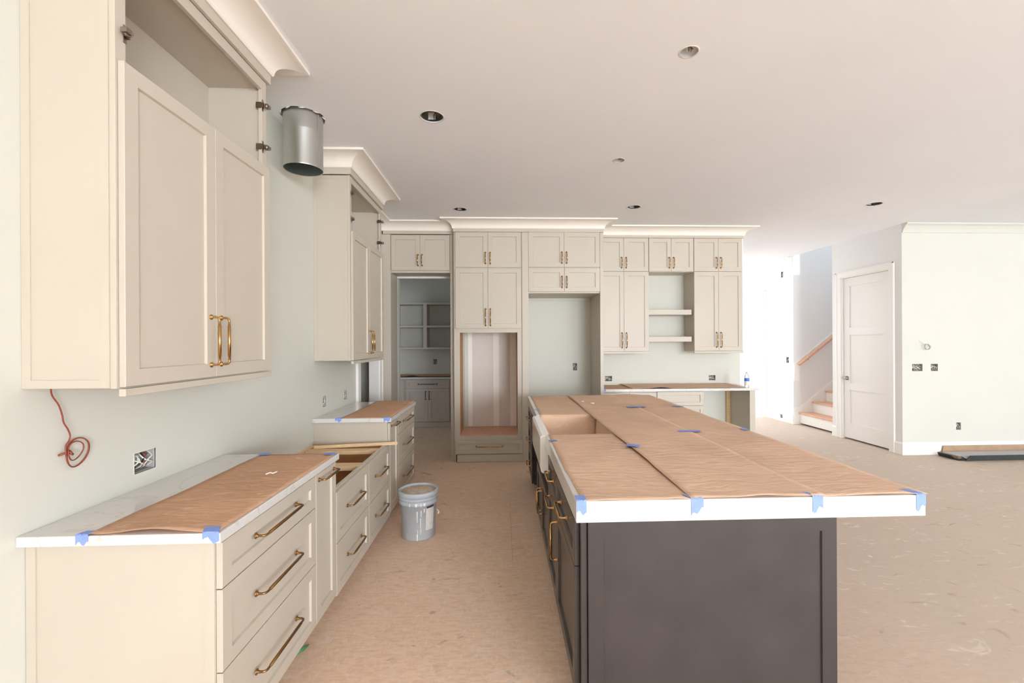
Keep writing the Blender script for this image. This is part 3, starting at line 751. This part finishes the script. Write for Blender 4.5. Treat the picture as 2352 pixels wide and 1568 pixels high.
sheet('kraft_paper', 'brown paper strip along the seating edge of the island', 1.245, 1.703, 1.7275, 5.125, .9160, 9.2, amp=.007, damp=lambda u: min(1, max(0, (u - .085) * 9)),
      lift=lambda u, v, x, y: .014 * max(0, v * 5 - 4) * bmp(.4, .35)(u) + .004 * max(0, 1 - v * 16) * bmp(.5, .25)(u))
sheet('kraft_paper', 'creased brown paper lying on the back counter', 1.33, 1.80, 5.83, 6.395, .9155, 11.2, 'kraft_dark', amp=.003)
sheet('kraft_paper', 'longer brown paper sheet overlapping on the back counter, buckled at its edge', 1.70, 3.26, 5.832, 6.39, .9185, 12.9, amp=.005,
      lift=lambda u, v, x, y: .018 * max(0, 1 - v * 5) * bmp(.25, .07)(u) + .012 * v)

TP = 'blue painter tape '
def tape(label, pts_fn, nu, nv):
    """strip given by a point function over (u along the strip, v across)"""
    V = [pts_fn(i / nu, j / nv) for j in range(nv + 1) for i in range(nu + 1)]; n1 = nu + 1
    fs = [(j * n1 + i, j * n1 + i + 1, (j + 1) * n1 + i + 1, (j + 1) * n1 + i) for j in range(nv) for i in range(nu)]
    o = MB().add(V, fs).build('painter_tape', 'tape', fix=False)
    s = o.modifiers.new('solid', 'SOLIDIFY'); s.thickness = .0006; s.offset = 1
    return tag(o, label, 'tape', 'blue tape pieces')
def edge_tape(label, x0, x1, yedge, z, top, down, slant=0., tear=.008, skew=0.):
    def fn(u, v):
        x = x0 + (x1 - x0) * u; L = top + down + slant * (u - .5) + tear * math.sin(u * 9 + x0 * 30); s = v * L - 0
        d = top - v * (top + (L - top))
        if d > 0: return (x + skew * (d / top), yedge - .001 + d, z + .006)
        return (x, yedge - .0016, z + .006 + d)
    return tape(label, lambda u, v: fn(u, v), 6, 10)
def flat_tape(label, x0, x1, y0, y1, z, ang=0.):
    cx, cy = (x0 + x1) / 2, (y0 + y1) / 2; ca, sa = math.cos(ang), math.sin(ang)
    def fn(u, v):
        x = x0 + (x1 - x0) * u - cx + .004 * math.sin(v * 7); y = y0 + (y1 - y0) * v - cy
        return (cx + x * ca - y * sa, cy + x * sa + y * ca, z + .0015 * math.sin(u * 3))
    return tape(label, fn, 6, 3)
edge_tape(TP + 'on the island corner above the near drawer', .283, .322, IY0, .915, .055, .05, .012)
edge_tape(TP + 'on the near island edge where two papers meet', .735, .785, IY0, .915, .05, .055, -.03, skew=-.02)
edge_tape(TP + 'on the near island edge over the end of the dark panel', 1.225, 1.268, IY0, .915, .045, .055, -.03, skew=-.015)
edge_tape(TP + 'on the island corner at the seating overhang', 1.652, 1.691, IY0, .915, .06, .055, -.03, skew=-.02)
flat_tape(TP + 'patch on the paper seam nearest the viewer, pointing at the sink', .712, .79, 2.545, 2.60, .9325, -.5)
flat_tape(TP + 'patch across the second paper seam, mid island', 1.19, 1.345, 2.975, 3.02, .9265, .0)
flat_tape(TP + 'patch across the second paper seam, far part of the island', 1.16, 1.335, 4.13, 4.19, .9265, .05)
flat_tape(TP + 'patch at the far seating edge of the island', 1.60, 1.70, 4.15, 4.20, .9245, .0)
flat_tape(TP + 'patch at the middle of the seating edge of the island', 1.655, 1.706, 3.02, 3.08, .9245, .0)
flat_tape(TP + 'strip beside the far end of the sink', .281, .335, 4.08, 4.11, .9185, .0)
flat_tape(TP + 'strip beside the near end of the sink', .282, .335, 2.78, 2.81, .9195, .0)
edge_tape(TP + 'on the end of the near left countertop, wall side', -1.385, -1.345, 1.50, .915, .03, .03, .0, skew=.01)
edge_tape(TP + 'on the front corner of the near left countertop', -.985, -.932, 1.50, .915, .045, .028, .02, skew=-.02)
flat_tape(TP + 'at the far wall-side corner of the near left paper', -1.36, -1.30, 2.515, 2.56, .9205, .1)
flat_tape(TP + 'at the far front corner of the near left paper', -.995, -.935, 2.505, 2.55, .9205, .0)
edge_tape(TP + 'on the wall-side end of the far left countertop', -1.385, -1.335, 3.736, .915, .02, .028, .01, skew=.02)
edge_tape(TP + 'on the front corner of the far left countertop', -.99, -.935, 3.736, .915, .02, .03, -.01, skew=-.015)
flat_tape(TP + 'at the far wall-side corner of the far left paper', -1.365, -1.29, 4.74, 4.785, .9215, .0)
edge_tape(TP + 'on the corner of the back counter beside the refrigerator bay', 1.316, 1.35, 5.82, .915, .03, .035, -.02)

# small debris
def scrap(name, label, pts, r, m='drip', cat='scrap'): return tag(MB().tube(pts, r, 6).build(name, m), label, cat)
scrap('plaster_scrap', 'white curled scrap on the near left brown paper', [(-1.11, 2.13, .926), (-1.10, 2.15, .928), (-1.085, 2.145, .926), (-1.075, 2.165, .928)], .003)
scrap('plaster_scrap', 'white curled scrap on the far island paper', [(.79, 4.55, .929), (.815, 4.52, .931), (.825, 4.55, .930)], .005)
scrap('plaster_scrap', 'white straight scrap beside the curled one on the island paper', [(.86, 4.42, .929), (.90, 4.40, .930)], .005)
tag(MB().tube([(-1.028, 2.235, .008), (-1.008, 2.275, .010), (-.994, 2.31, .006)], [.005, .010, .003], 8).build('green_scrap', 'green'), 'small green plastic scrap half under the near drawers', 'scrap')

# ================================================================== BUCKET
bx, by = -.684, 3.61
t = thing('paint_bucket', 'grey plastic paint bucket with white drips in the aisle', 'bucket', (bx, by, 0))
MB().lathe([(.0, .001), (.124, .001), (.128, .006), (.140, .27), (.149, .272), (.152, .276), (.152, .296), (.146, .300), (.146, .306), (.153, .309), (.153, .325), (.147, .329), (.147, .345), (.140, .345), (.140, .31), (.0, .31)], (bx, by, 0), 48).build('pail', 'pail', t)
MB().lathe([(.154, .334), (.158, .337), (.158, .366), (.154, .371), (.142, .372), (.137, .369), (.135, .360), (.134, .357), (.132, .357), (.154, .334)], (bx, by, 0), 48).build('lid_rim', 'pail', t)
MB().lathe([(.0, .3595), (.02, .3592), (.05, .3585), (.134, .357), (.134, .35), (.0, .35)], (bx, by, 0), 40).build('lid_top', 'lid', t)
def arc(r, z0, z1, a0, a1, r1=None, n=8, th=.0012, taper=0.):
    mb = MB(); r1 = r1 or r; V = []; m = 6
    for j in range(m + 1):
        z = z0 + (z1 - z0) * j / m; rr = r + (r1 - r) * j / m + th
        am, aw = (a0 + a1) / 2, (a1 - a0) / 2 * (1 - taper * (1 - j / m))
        for i in range(n + 1):
            a = am - aw + 2 * aw * i / n; V.append((bx + rr * math.cos(a), by + rr * math.sin(a), z))
    k = n + 1
    return mb.add(V, [(j * k + i, j * k + i + 1, (j + 1) * k + i + 1, (j + 1) * k + i) for j in range(m) for i in range(n)], True)
RB = lambda z: .128 + .012 * (z - .006) / .264
A0 = -PI / 2 + .19
arc(RB(.06), .075, .258, A0 + .42, A0 + .98, RB(.255)).build('paper_label', 'label', t, fix=False)
arc(RB(.247), .248, .262, A0 + .45, A0 + .98, RB(.262), th=.002).build('label_heading', 'ink', t, fix=False)
for a, z0, z1, wd in ((-.08, .15, .235, .05), (.14, .19, .238, .045), (.11, .105, .18, .045), (.12, .055, .10, .04), (-.08, .004, .055, .07), (-.05, .055, .09, .03), (.32, .22, .25, .06)):
    arc(RB(z0), z0, z1, A0 + a - wd / 2, A0 + a + wd / 2, RB(z1), taper=.4, n=3).build('paint_drip', 'drip', t, fix=False)
for a, wd in ((-.45, .06), (-.12, .13), (.12, .05), (.3, .13)):
    arc(.1522, .274, .298, A0 + a - wd / 2, A0 + a + wd / 2, .1522, taper=.5, n=3).build('paint_drip', 'drip', t, fix=False)
for a in (-.75, -.2, .4, .9): MB().box(-.0015, .0015, -.002, .002, 0, .016).build('lid_notch', 'ink', t).location = (.158 * math.cos(A0 + a), .158 * math.sin(A0 + a), .338)
MB().tube([(bx + .143, by - .02, .21), (bx + .16, by - .03, .205), (bx + .168, by - .04, .192), (bx + .16, by - .045, .184)], [.004, .004, .006, .006], 8).build('handle_end', 'drip', t)

# ================================================================== DUCT, CEILING BOXES
dx, dy = DUCT
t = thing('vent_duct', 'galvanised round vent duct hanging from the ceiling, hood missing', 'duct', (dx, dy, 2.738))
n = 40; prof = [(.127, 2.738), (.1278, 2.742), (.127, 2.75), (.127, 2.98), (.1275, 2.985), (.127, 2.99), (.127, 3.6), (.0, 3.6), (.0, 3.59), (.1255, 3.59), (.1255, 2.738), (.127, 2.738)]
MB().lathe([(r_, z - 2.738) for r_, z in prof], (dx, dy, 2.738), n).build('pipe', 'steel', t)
MB().lathe([(.1252, .004), (.1248, .004), (.1248, .84), (.0, .84), (.0, .845), (.1252, .845)], (dx, dy, 2.738), n).build('shade_liner', 'duct_shade', t)  # dark liner paints inner shade over the bright steel
MB().tbox(lambda a, b, z: (dx + (.1275 + b) * math.cos(-.35) - a * math.sin(-.35), dy + (.1275 + b) * math.sin(-.35) + a * math.cos(-.35), z), -.006, .006, -.0005, .0025, 2.742, 3.1).build('seam', 'steel', t)
for k in range(9):
    a = k * .7; MB().tube([(dx + .131 * math.cos(a), dy + .131 * math.sin(a), 3.108), (dx + .139 * math.cos(a + .12), dy + .139 * math.sin(a + .12), 3.101), (dx + .14 * math.cos(a + .3), dy + .14 * math.sin(a + .3), 3.107)], .004, 5).build('drywall_crumb', 'chalk', t)
names = ['near the hanging duct', 'above the oven tower crown', 'above the refrigerator side of the island', 'near the hall and stair']
for (x, y, r_), nm in zip(CANS, names):
    t = thing('light_housing', 'open recessed light hole ' + nm, 'light hole', (x, y, CEIL), 'recessed light holes')
    MB().lathe([(r_ - .012, 0.004), (r_ - .010, .004), (r_ - .010, .12), (.0, .12), (.0, .122), (r_ - .008, .122), (r_ - .008, .004), (r_ - .012, .004)], (x, y, CEIL), 24).build('can', 'steel', t)
    MB().box(x - .035, x + .015, y + r_ - .022, y + r_ - .02, CEIL + .012, CEIL + .06).build('spec_sticker', 'cap', t)
    MB().lathe([(r_ - .002, -.001), (r_ + .006, -.001), (r_ + .008, .0), (r_ - .002, .0)], (x, y, CEIL), 24).build('cut_rim', 'chalk', t)
    MB().tube([(x + .02, y - .02, CEIL + .11), (x + .03, y + .01, CEIL + .05), (x + .01, y + .02, CEIL + .02), (x + .015, y + .01, CEIL - .012)], .004, 6).build('wire', 'wire_black', t)
for (x, y, r_), nm in zip(PEND, ['nearer of the two over the island', 'farther of the two over the island']):
    t = thing('pendant_box', 'round ceiling box for a pendant, ' + nm, 'ceiling box', (x, y, CEIL), 'pendant boxes')
    MB().lathe([(r_ - .003, .0015), (r_ - .001, .0015), (r_ - .001, .05), (.0, .05), (.0, .052), (r_ + .001, .052), (r_ + .001, .0015)], (x, y, CEIL), 20).build('box', 'cap', t)
    for k in range(3):
        MB().tube([(x - .03 + .02 * k, y - .02, CEIL + .045), (x + .01 * k, y + .02, CEIL + .015), (x + .03 - .012 * k, y - .01, CEIL + .012), (x - .02, y - .025, CEIL + .03)], .0022, 6).build('wire', ('wire_white', 'wire_black', 'copper')[k], t)
    MB().lathe([(r_ - .001, -.001), (r_ + .005, -.001), (r_ + .007, 0), (r_ - .001, 0)], (x, y, CEIL), 20).build('cut_rim', 'chalk', t)

# ================================================================== ELECTRICAL BOXES
def ebox(label, T, a0, a1, z0, z1, seed, red=False):
    rnd = random.Random(seed); c = T((a0 + a1) / 2, 0, z0)
    t = thing('outlet_box', label, 'outlet box', c, 'open electrical boxes'); d = .05; k = .0015
    MB().tbox(T, a0 + k, a1 - k, -d, -d + .002, z0 + k, z1 - k).tbox(T, a0 + k, a0 + .003, -d, -.006, z0 + k, z1 - k).tbox(T, a1 - .003, a1 - k, -d, -.006, z0 + k, z1 - k).tbox(T, a0 + k, a1 - k, -d, -.006, z0 + k, z0 + .003).tbox(T, a0 + k, a1 - k, -d, -.006, z1 - .003, z1 - k).build('box', 'boxgrey', t)
    nw = max(4, int((a1 - a0) / .016)); W = a1 - a0; Hh = z1 - z0
    cols = ['wire_white', 'wire_white', 'wire_black', 'wire_white', 'copper', 'wire_white']
    if red: cols[4] = 'wire_red'
    for i in range(nw):
        a = a0 + W * (.12 + .76 * (i + .5) / nw); pts = []
        for s in range(7):
            f_ = s / 6
            pts.append(T(min(a1 - .006, max(a0 + .006, a + W * .22 * math.sin(f_ * 5 + rnd.random() * 2))), -.036 + .032 * math.sin(f_ * PI), z0 + Hh * (.1 + .8 * (f_ if i % 2 else 1 - f_))))
        MB().tube(pts, .0032, 6).build('wire', cols[i % len(cols)], t)
    N = 24; V = []
    for j in range(N):
        q = j / N * 4; sd = int(q); fr = q - sd
        pa, pz = [(a0 + W * fr, z0), (a1, z0 + Hh * fr), (a1 - W * fr, z1), (a0, z1 - Hh * fr)][sd]
        oa, oz = pa - (a0 + a1) / 2, pz - (z0 + z1) / 2; g = 1 + .04 + rnd.random() * .05
        V += [T(pa, .0012, pz), T((a0 + a1) / 2 + oa * g, .0002, (z0 + z1) / 2 + oz * g), T(pa, -.004, pz)]
    fs = []
    for j in range(N):
        p_, q_ = j * 3, ((j + 1) % N) * 3; fs += [(p_, p_ + 1, q_ + 1, q_), (p_, q_, q_ + 2, p_ + 2)]
    MB().add(V, fs).build('torn_edge', 'chalk', t)
Lb = ['double open outlet box on the left wall above the near countertop', 'open outlet box above the short far countertop, nearer one', 'open outlet box above the short far countertop, beside the scullery opening']
for i, (h, l) in enumerate(zip(LB, Lb)): ebox(l, FX(XW), *h, 10 + i, red=(i == 0))
for i, (h, l) in enumerate(zip(BB, ['open outlet box inside the empty refrigerator bay', 'open outlet box on the backsplash beside the refrigerator panel', 'open outlet box on the backsplash near the water bottle'])): ebox(l, FY(6.41), *h, 20 + i)
for i, (h, l) in enumerate(zip(FB, ['wide open switch box on the right wall, nearest the closet door', 'square open switch box on the right wall', 'open outlet box low on the right wall above the cardboard'])): ebox(l, FY(YR), *h, 30 + i)
for i, (h, l) in enumerate(zip(HB, ['small open box high on the hall wall beside the stair', 'open switch box at hand height on the hall wall beside the stair', 'open outlet box in the hall baseboard beside the stair'])): ebox(l, (FXm(XH - .0165) if i == 2 else FXm(XH)), *h, 40 + i)
ebox('open outlet box above the pantry counter', FY(8.80), -1.365, -1.29, 1.12, 1.22, 51)

# red low-voltage cable on the left wall
def wall_pt(y, z, o=.012): return (XW + o, y, z)
w_ = [(1.585, 1.39), (1.60, 1.36), (1.622, 1.325), (1.634, 1.29), (1.640, 1.26), (1.654, 1.235), (1.663, 1.21), (1.658, 1.19), (1.648, 1.178), (1.647, 1.16), (1.648, 1.14)]
def smooth(pts, k=4):
    out = []
    for i in range(len(pts) - 1):
        p0 = pts[max(0, i - 1)]; p1 = pts[i]; p2 = pts[i + 1]; p3 = pts[min(len(pts) - 1, i + 2)]
        for s in range(k):
            t_ = s / k
            out.append(tuple(.5 * (2 * b + (c - a) * t_ + (2 * a - 5 * b + 4 * c - d) * t_ * t_ + (3 * b - a - 3 * c + d) * t_ ** 3) for a, b, c, d in zip(p0, p1, p2, p3)))
    out.append(pts[-1]); return out
t = thing('red_cable', 'thin red cable hanging below the near wall cabinet, coiled and knotted', 'cable', (XW, 1.66, 1.1))
MB().tube(smooth([wall_pt(y, z, .02 if i else .03) for i, (y, z) in enumerate(w_)]), .0025, 7).build('lead', 'wire_red', t)
def loop(cy, cz, ry, rz, ph, turns, tilt, o):
    pts = []
    for k in range(int(28 * turns) + 1):
        a = ph + 2 * PI * k / 28; y_ = ry * math.cos(a) * (1 + .04 * math.sin(k * .3)); z_ = rz * math.sin(a)
        pts.append(wall_pt(cy + y_ * math.cos(tilt) - z_ * math.sin(tilt), cz + y_ * math.sin(tilt) + z_ * math.cos(tilt), o + .004 * math.sin(k * .45)))
    return pts
MB().tube(loop(1.694, 1.142, .042, .052, PI, 3.0, -.35, .016), .0024, 6).build('coil', 'wire_red', t)
MB().tube(loop(1.683, 1.150, .028, .034, PI, 1.0, -.4, .02), .0022, 6).build('inner_loop', 'wire_red', t)
MB().tube([wall_pt(1.662, 1.155, .018), wall_pt(1.657, 1.148, .03), wall_pt(1.662, 1.142, .03), wall_pt(1.660, 1.15, .016), wall_pt(1.628, 1.147, .014)], .004, 7).build('knot', 'wire_red', t)

# grey cable coil on the right wall
t = thing('cable_coil', 'small grey cable coil poking out of the right wall above the switch boxes', 'cable', (5.65, YR, 1.44))
MB().tube(smooth([(5.585, YR - .002, 1.535), (5.60, YR - .03, 1.52), (5.635, YR - .03, 1.495)]), .003, 6).build('lead', 'wire_white', t)
MB().tube([(5.66 + .036 * math.cos(a * .45), YR - .03 - .001 * a, 1.452 + .036 * math.sin(a * .45)) for a in range(30)], .0035, 6).build('coil', 'boxgrey', t)

# ================================================================== WATER BOTTLE
t = thing('water_bottle', 'clear plastic water bottle with blue label on the end of the back counter', 'bottle', (3.285, 5.90, .9165))
MB().lathe([(.0, 0), (.029, 0), (.032, .004), (.032, .06), (.030, .065), (.032, .07), (.032, .14), (.028, .16), (.014, .182), (.0125, .186), (.0125, .192), (.0, .192)], (3.285, 5.90, .9165), 24).build('body', 'bottle', t)
MB().lathe([(.0325, .085), (.0328, .086), (.0328, .122), (.0325, .123)], (3.285, 5.90, .9165), 24).build('label', 'blue_label', t)
MB().lathe([(.0325, .03), (.0327, .031), (.0327, .084), (.0325, .085)], (3.285, 5.90, .9165), 24).build('lower_label', 'cap', t)
MB().lathe([(.0135, .190), (.0138, .191), (.0138, .206), (.012, .208), (.0, .208)], (3.285, 5.90, .9165), 16).build('cap', 'label', t)

# ================================================================== HALL
# closet door
Td = FXm(XH + .03)
dr = MB(); y0, y1, z0, z1 = 6.0, 6.86, .025, 2.515
th = .035; st = .115
zs = [(z0 + .235, .775), (.875, 1.625), (1.745, z1 - .13)]
dr.tbox(Td, y0, y0 + st, -th, 0, z0, z1).tbox(Td, y1 - st, y1, -th, 0, z0, z1)
zz = [z0] + [v for p_ in zs for v in p_] + [z1]
for i in range(0, len(zz), 2): dr.tbox(Td, y0 + st, y1 - st, -th, 0, zz[i], zz[i + 1])
do = struct(dr.build('door_1', 'door', bevel=.0008))
for a, b in zs: MB().tbox(Td, y0 + st, y1 - st, -th + .004, -.015, a, b).build('door_panel', 'door', do)
for z in (.344, .99, 1.64, 2.278):
    h = MB().tbox(FXm(XH + .03), y0 - .006, y0 + .004, 0, .006, z - .045, z + .045).tube([(XH + .022, y0 - .001, z - .048), (XH + .022, y0 - .001, z + .048)], .006, 8); h.build('hinge', 'brass', do)
MB().tube([(XH + .03, 6.79, .955), (XH + .024, 6.79, .955), (XH + .02, 6.79, .955), (XH - .01, 6.79, .955), (XH - .012, 6.79, .955)], [.03, .03, .012, .03, .02], 16).build('knob', 'nickel', do)
# stair
t = thing('staircase', 'white staircase with bare oak treads rising to the right off the hall', 'stairs', (5.9, 7.55, 0))
rise, run = .195, .25
for i in range(8):
    x = 5.465 + run * i; z = .03 + rise * (i + 1)
    MB().box(x, x + .018, 7.063, 8.037, max(.002, z - rise - .0), z - .027).build('riser', 'trimwhite', t)
    MB().box(x - .025, x + run + .017, 7.063, 8.037, z - .026, z).build('tread', 'oak', t, bevel=.004)
sk = [(5.365, 8.039, .002), (5.365, 8.039, .31), (5.46, 8.039, .33)] + [(5.46 + .05, 8.039, .355), (7.5, 8.039, .355 + 1.99 * .78), (7.5, 8.039, .002)]
for yy, dyy in ((8.0385, -.014), (7.0615, .014)): MB().prism([(x, yy, z) for x, _, z in sk], (0, dyy, 0)).build('skirt_board', 'trimwhite', t)
t = thing('handrail', 'pale wooden handrail on a white backer board beside the stairs', 'handrail', (5.8, 8.0, 1.1))
s_ = .78
MB().prism([(5.36, 8.0385, .80), (5.36, 8.0385, 1.115), (5.42, 8.0385, 1.165), (7.2, 8.0385, 1.165 + 1.78 * s_), (7.2, 8.0385, 1.05 + 1.78 * s_), (5.46, 8.0385, 1.06), (5.46, 8.0385, .80)], (0, -.016, 0)).build('backer_board', 'trimwhite', t)
MB().tube([(5.42, 7.985, 1.105), (5.425, 7.985, 1.109), (7.15, 7.985, 1.109 + 1.725 * s_)], [.02, .028, .028], 12).build('rail', 'oak', t)
for x in (5.6, 6.5): MB().tube([(x, 8.02, 1.105 + (x - 5.42) * s_ - .05), (x, 7.99, 1.105 + (x - 5.42) * s_ - .045), (x, 7.985, 1.105 + (x - 5.42) * s_ - .02)], .008, 8).build('bracket', 'nickel', t)

# ================================================================== CARDBOARD BY THE RIGHT WALL
t = thing('cardboard_pack', 'flattened cardboard packaging with dark printed outside on the floor by the right wall', 'cardboard', (6.6, 5.6, 0))
MB().box(5.80, 7.9, 5.47, 5.735, .002, .008).build('bottom_sheet', 'card_dark', t)
MB().prism([(5.86, 5.445, .004), (7.9, 5.445, .004), (7.9, 5.425, .082), (5.90, 5.425, .076)], (0, .005, 0)).build('front_flap', 'card_dark', t)
MB().prism([(5.86, 5.742, .01), (7.9, 5.742, .01), (7.9, 5.758, .125), (5.89, 5.758, .125)], (0, .006, 0)).build('back_flap', 'card', t)
MB().box(5.84, 7.9, 5.50, 5.735, .045, .052).build('inner_sheet', 'card_grey', t)
MB().box(5.83, 7.9, 5.51, 5.735, .012, .044).build('folded_layers', 'card', t)
MB().prism([(5.80, 5.735, .004), (5.80, 5.50, .004), (5.76, 5.53, .055), (5.745, 5.70, .06)], (.004, 0, 0)).build('end_flap', 'card_dark', t)
MB().prism([(5.80, 5.50, .006), (5.86, 5.445, .006), (5.83, 5.43, .05)], (.004, .003, 0)).build('corner_flap', 'card_dark', t)
MB().prism([(5.84, 5.47, .055), (5.98, 5.47, .055), (5.90, 5.435, .02)], (0, .002, .002)).build('inner_tab', 'card_grey', t)

# ================================================================== PANTRY
YB = 8.19; TY = FY(YB)
t = thing('pantry_cabinet', 'greige pantry base cabinet seen in the dark beyond the opening', 'cabinet', (-1.4, 8.5, 0))
MB().box(-3.2, -.63, YB + .022, 8.795, .1, .879).build('carcass', 'pantrycab', t)
MB().box(-3.2, -.63, YB + .02, YB + .04, .002, .098).build('toe_kick', 'pantrycab', t)
d = shaker(t, 'drawer', TY, -1.765, -.985, .712, .872, 'pantrycab', rail=.045); pull(d, TY, -1.375, .79, .34, False, 'dark_pull')
for a0, a1, pa in ((-1.765, -1.3768, -1.41), (-1.3742, -.985, -1.345)):
    d = shaker(t, 'door', TY, a0, a1, .108, .706, 'pantrycab'); pull(d, TY, pa, .58, .14, True, 'dark_pull')
shaker(t, 'door', TY, -2.3, -1.80, .108, .872, 'pantrycab'); shaker(t, 'door', TY, -.96, -.64, .108, .872, 'pantrycab')
tag(MB().box(-3.2, -.63, 8.165, 8.795, .881, .915).build('pantry_counter', 'slab', bevel=.002), 'white counter in the dark pantry', 'countertop')
sheet('kraft_paper', 'dark brown paper on the pantry counter with a raised buckle', -2.6, -.65, 8.175, 8.77, .917, 21.0, 'kraft_dark', amp=.004, dens=.05,
      lift=lambda u, v, x, y: .012 + .03 * max(0, 1 - v * 4) * bmp(.485, .04)(u))
t = thing('pantry_shelving', 'open cube shelving unit on the pantry back wall', 'shelving', (-1.6, 8.6, 1.42))
c = MB()
for z0, z1 in ((1.42, 1.455), (1.83, 1.862), (2.262, 2.295)): c.box(-2.6, -.63, 8.45, 8.798, z0, z1).build('shelf', 'pantrycab', t); c = MB()
for x0 in (-2.06, -1.495, -.93):
    for z0, z1 in ((1.455, 1.83), (1.862, 2.262)): MB().box(x0, x0 + .065, 8.45, 8.798, z0, z1).build('divider', 'pantrycab', t)
# scullery beyond the side opening
t = thing('scullery_shelf', 'dim shelf with a bare wooden edge seen through the side opening', 'shelf', (-2.4, 5.6, 0))
MB().box(-3.27, -2.2, 6.0, 6.25, .88, .90).build('board', 'trimwhite', t); MB().box(-3.27, -2.2, 6.2, 6.25, .90, .96).build('wood_strip', 'oak', t)
MB().box(-3.27, -2.22, 6.02, 6.25, .001, .878).build('carcass', 'pantrycab', t)
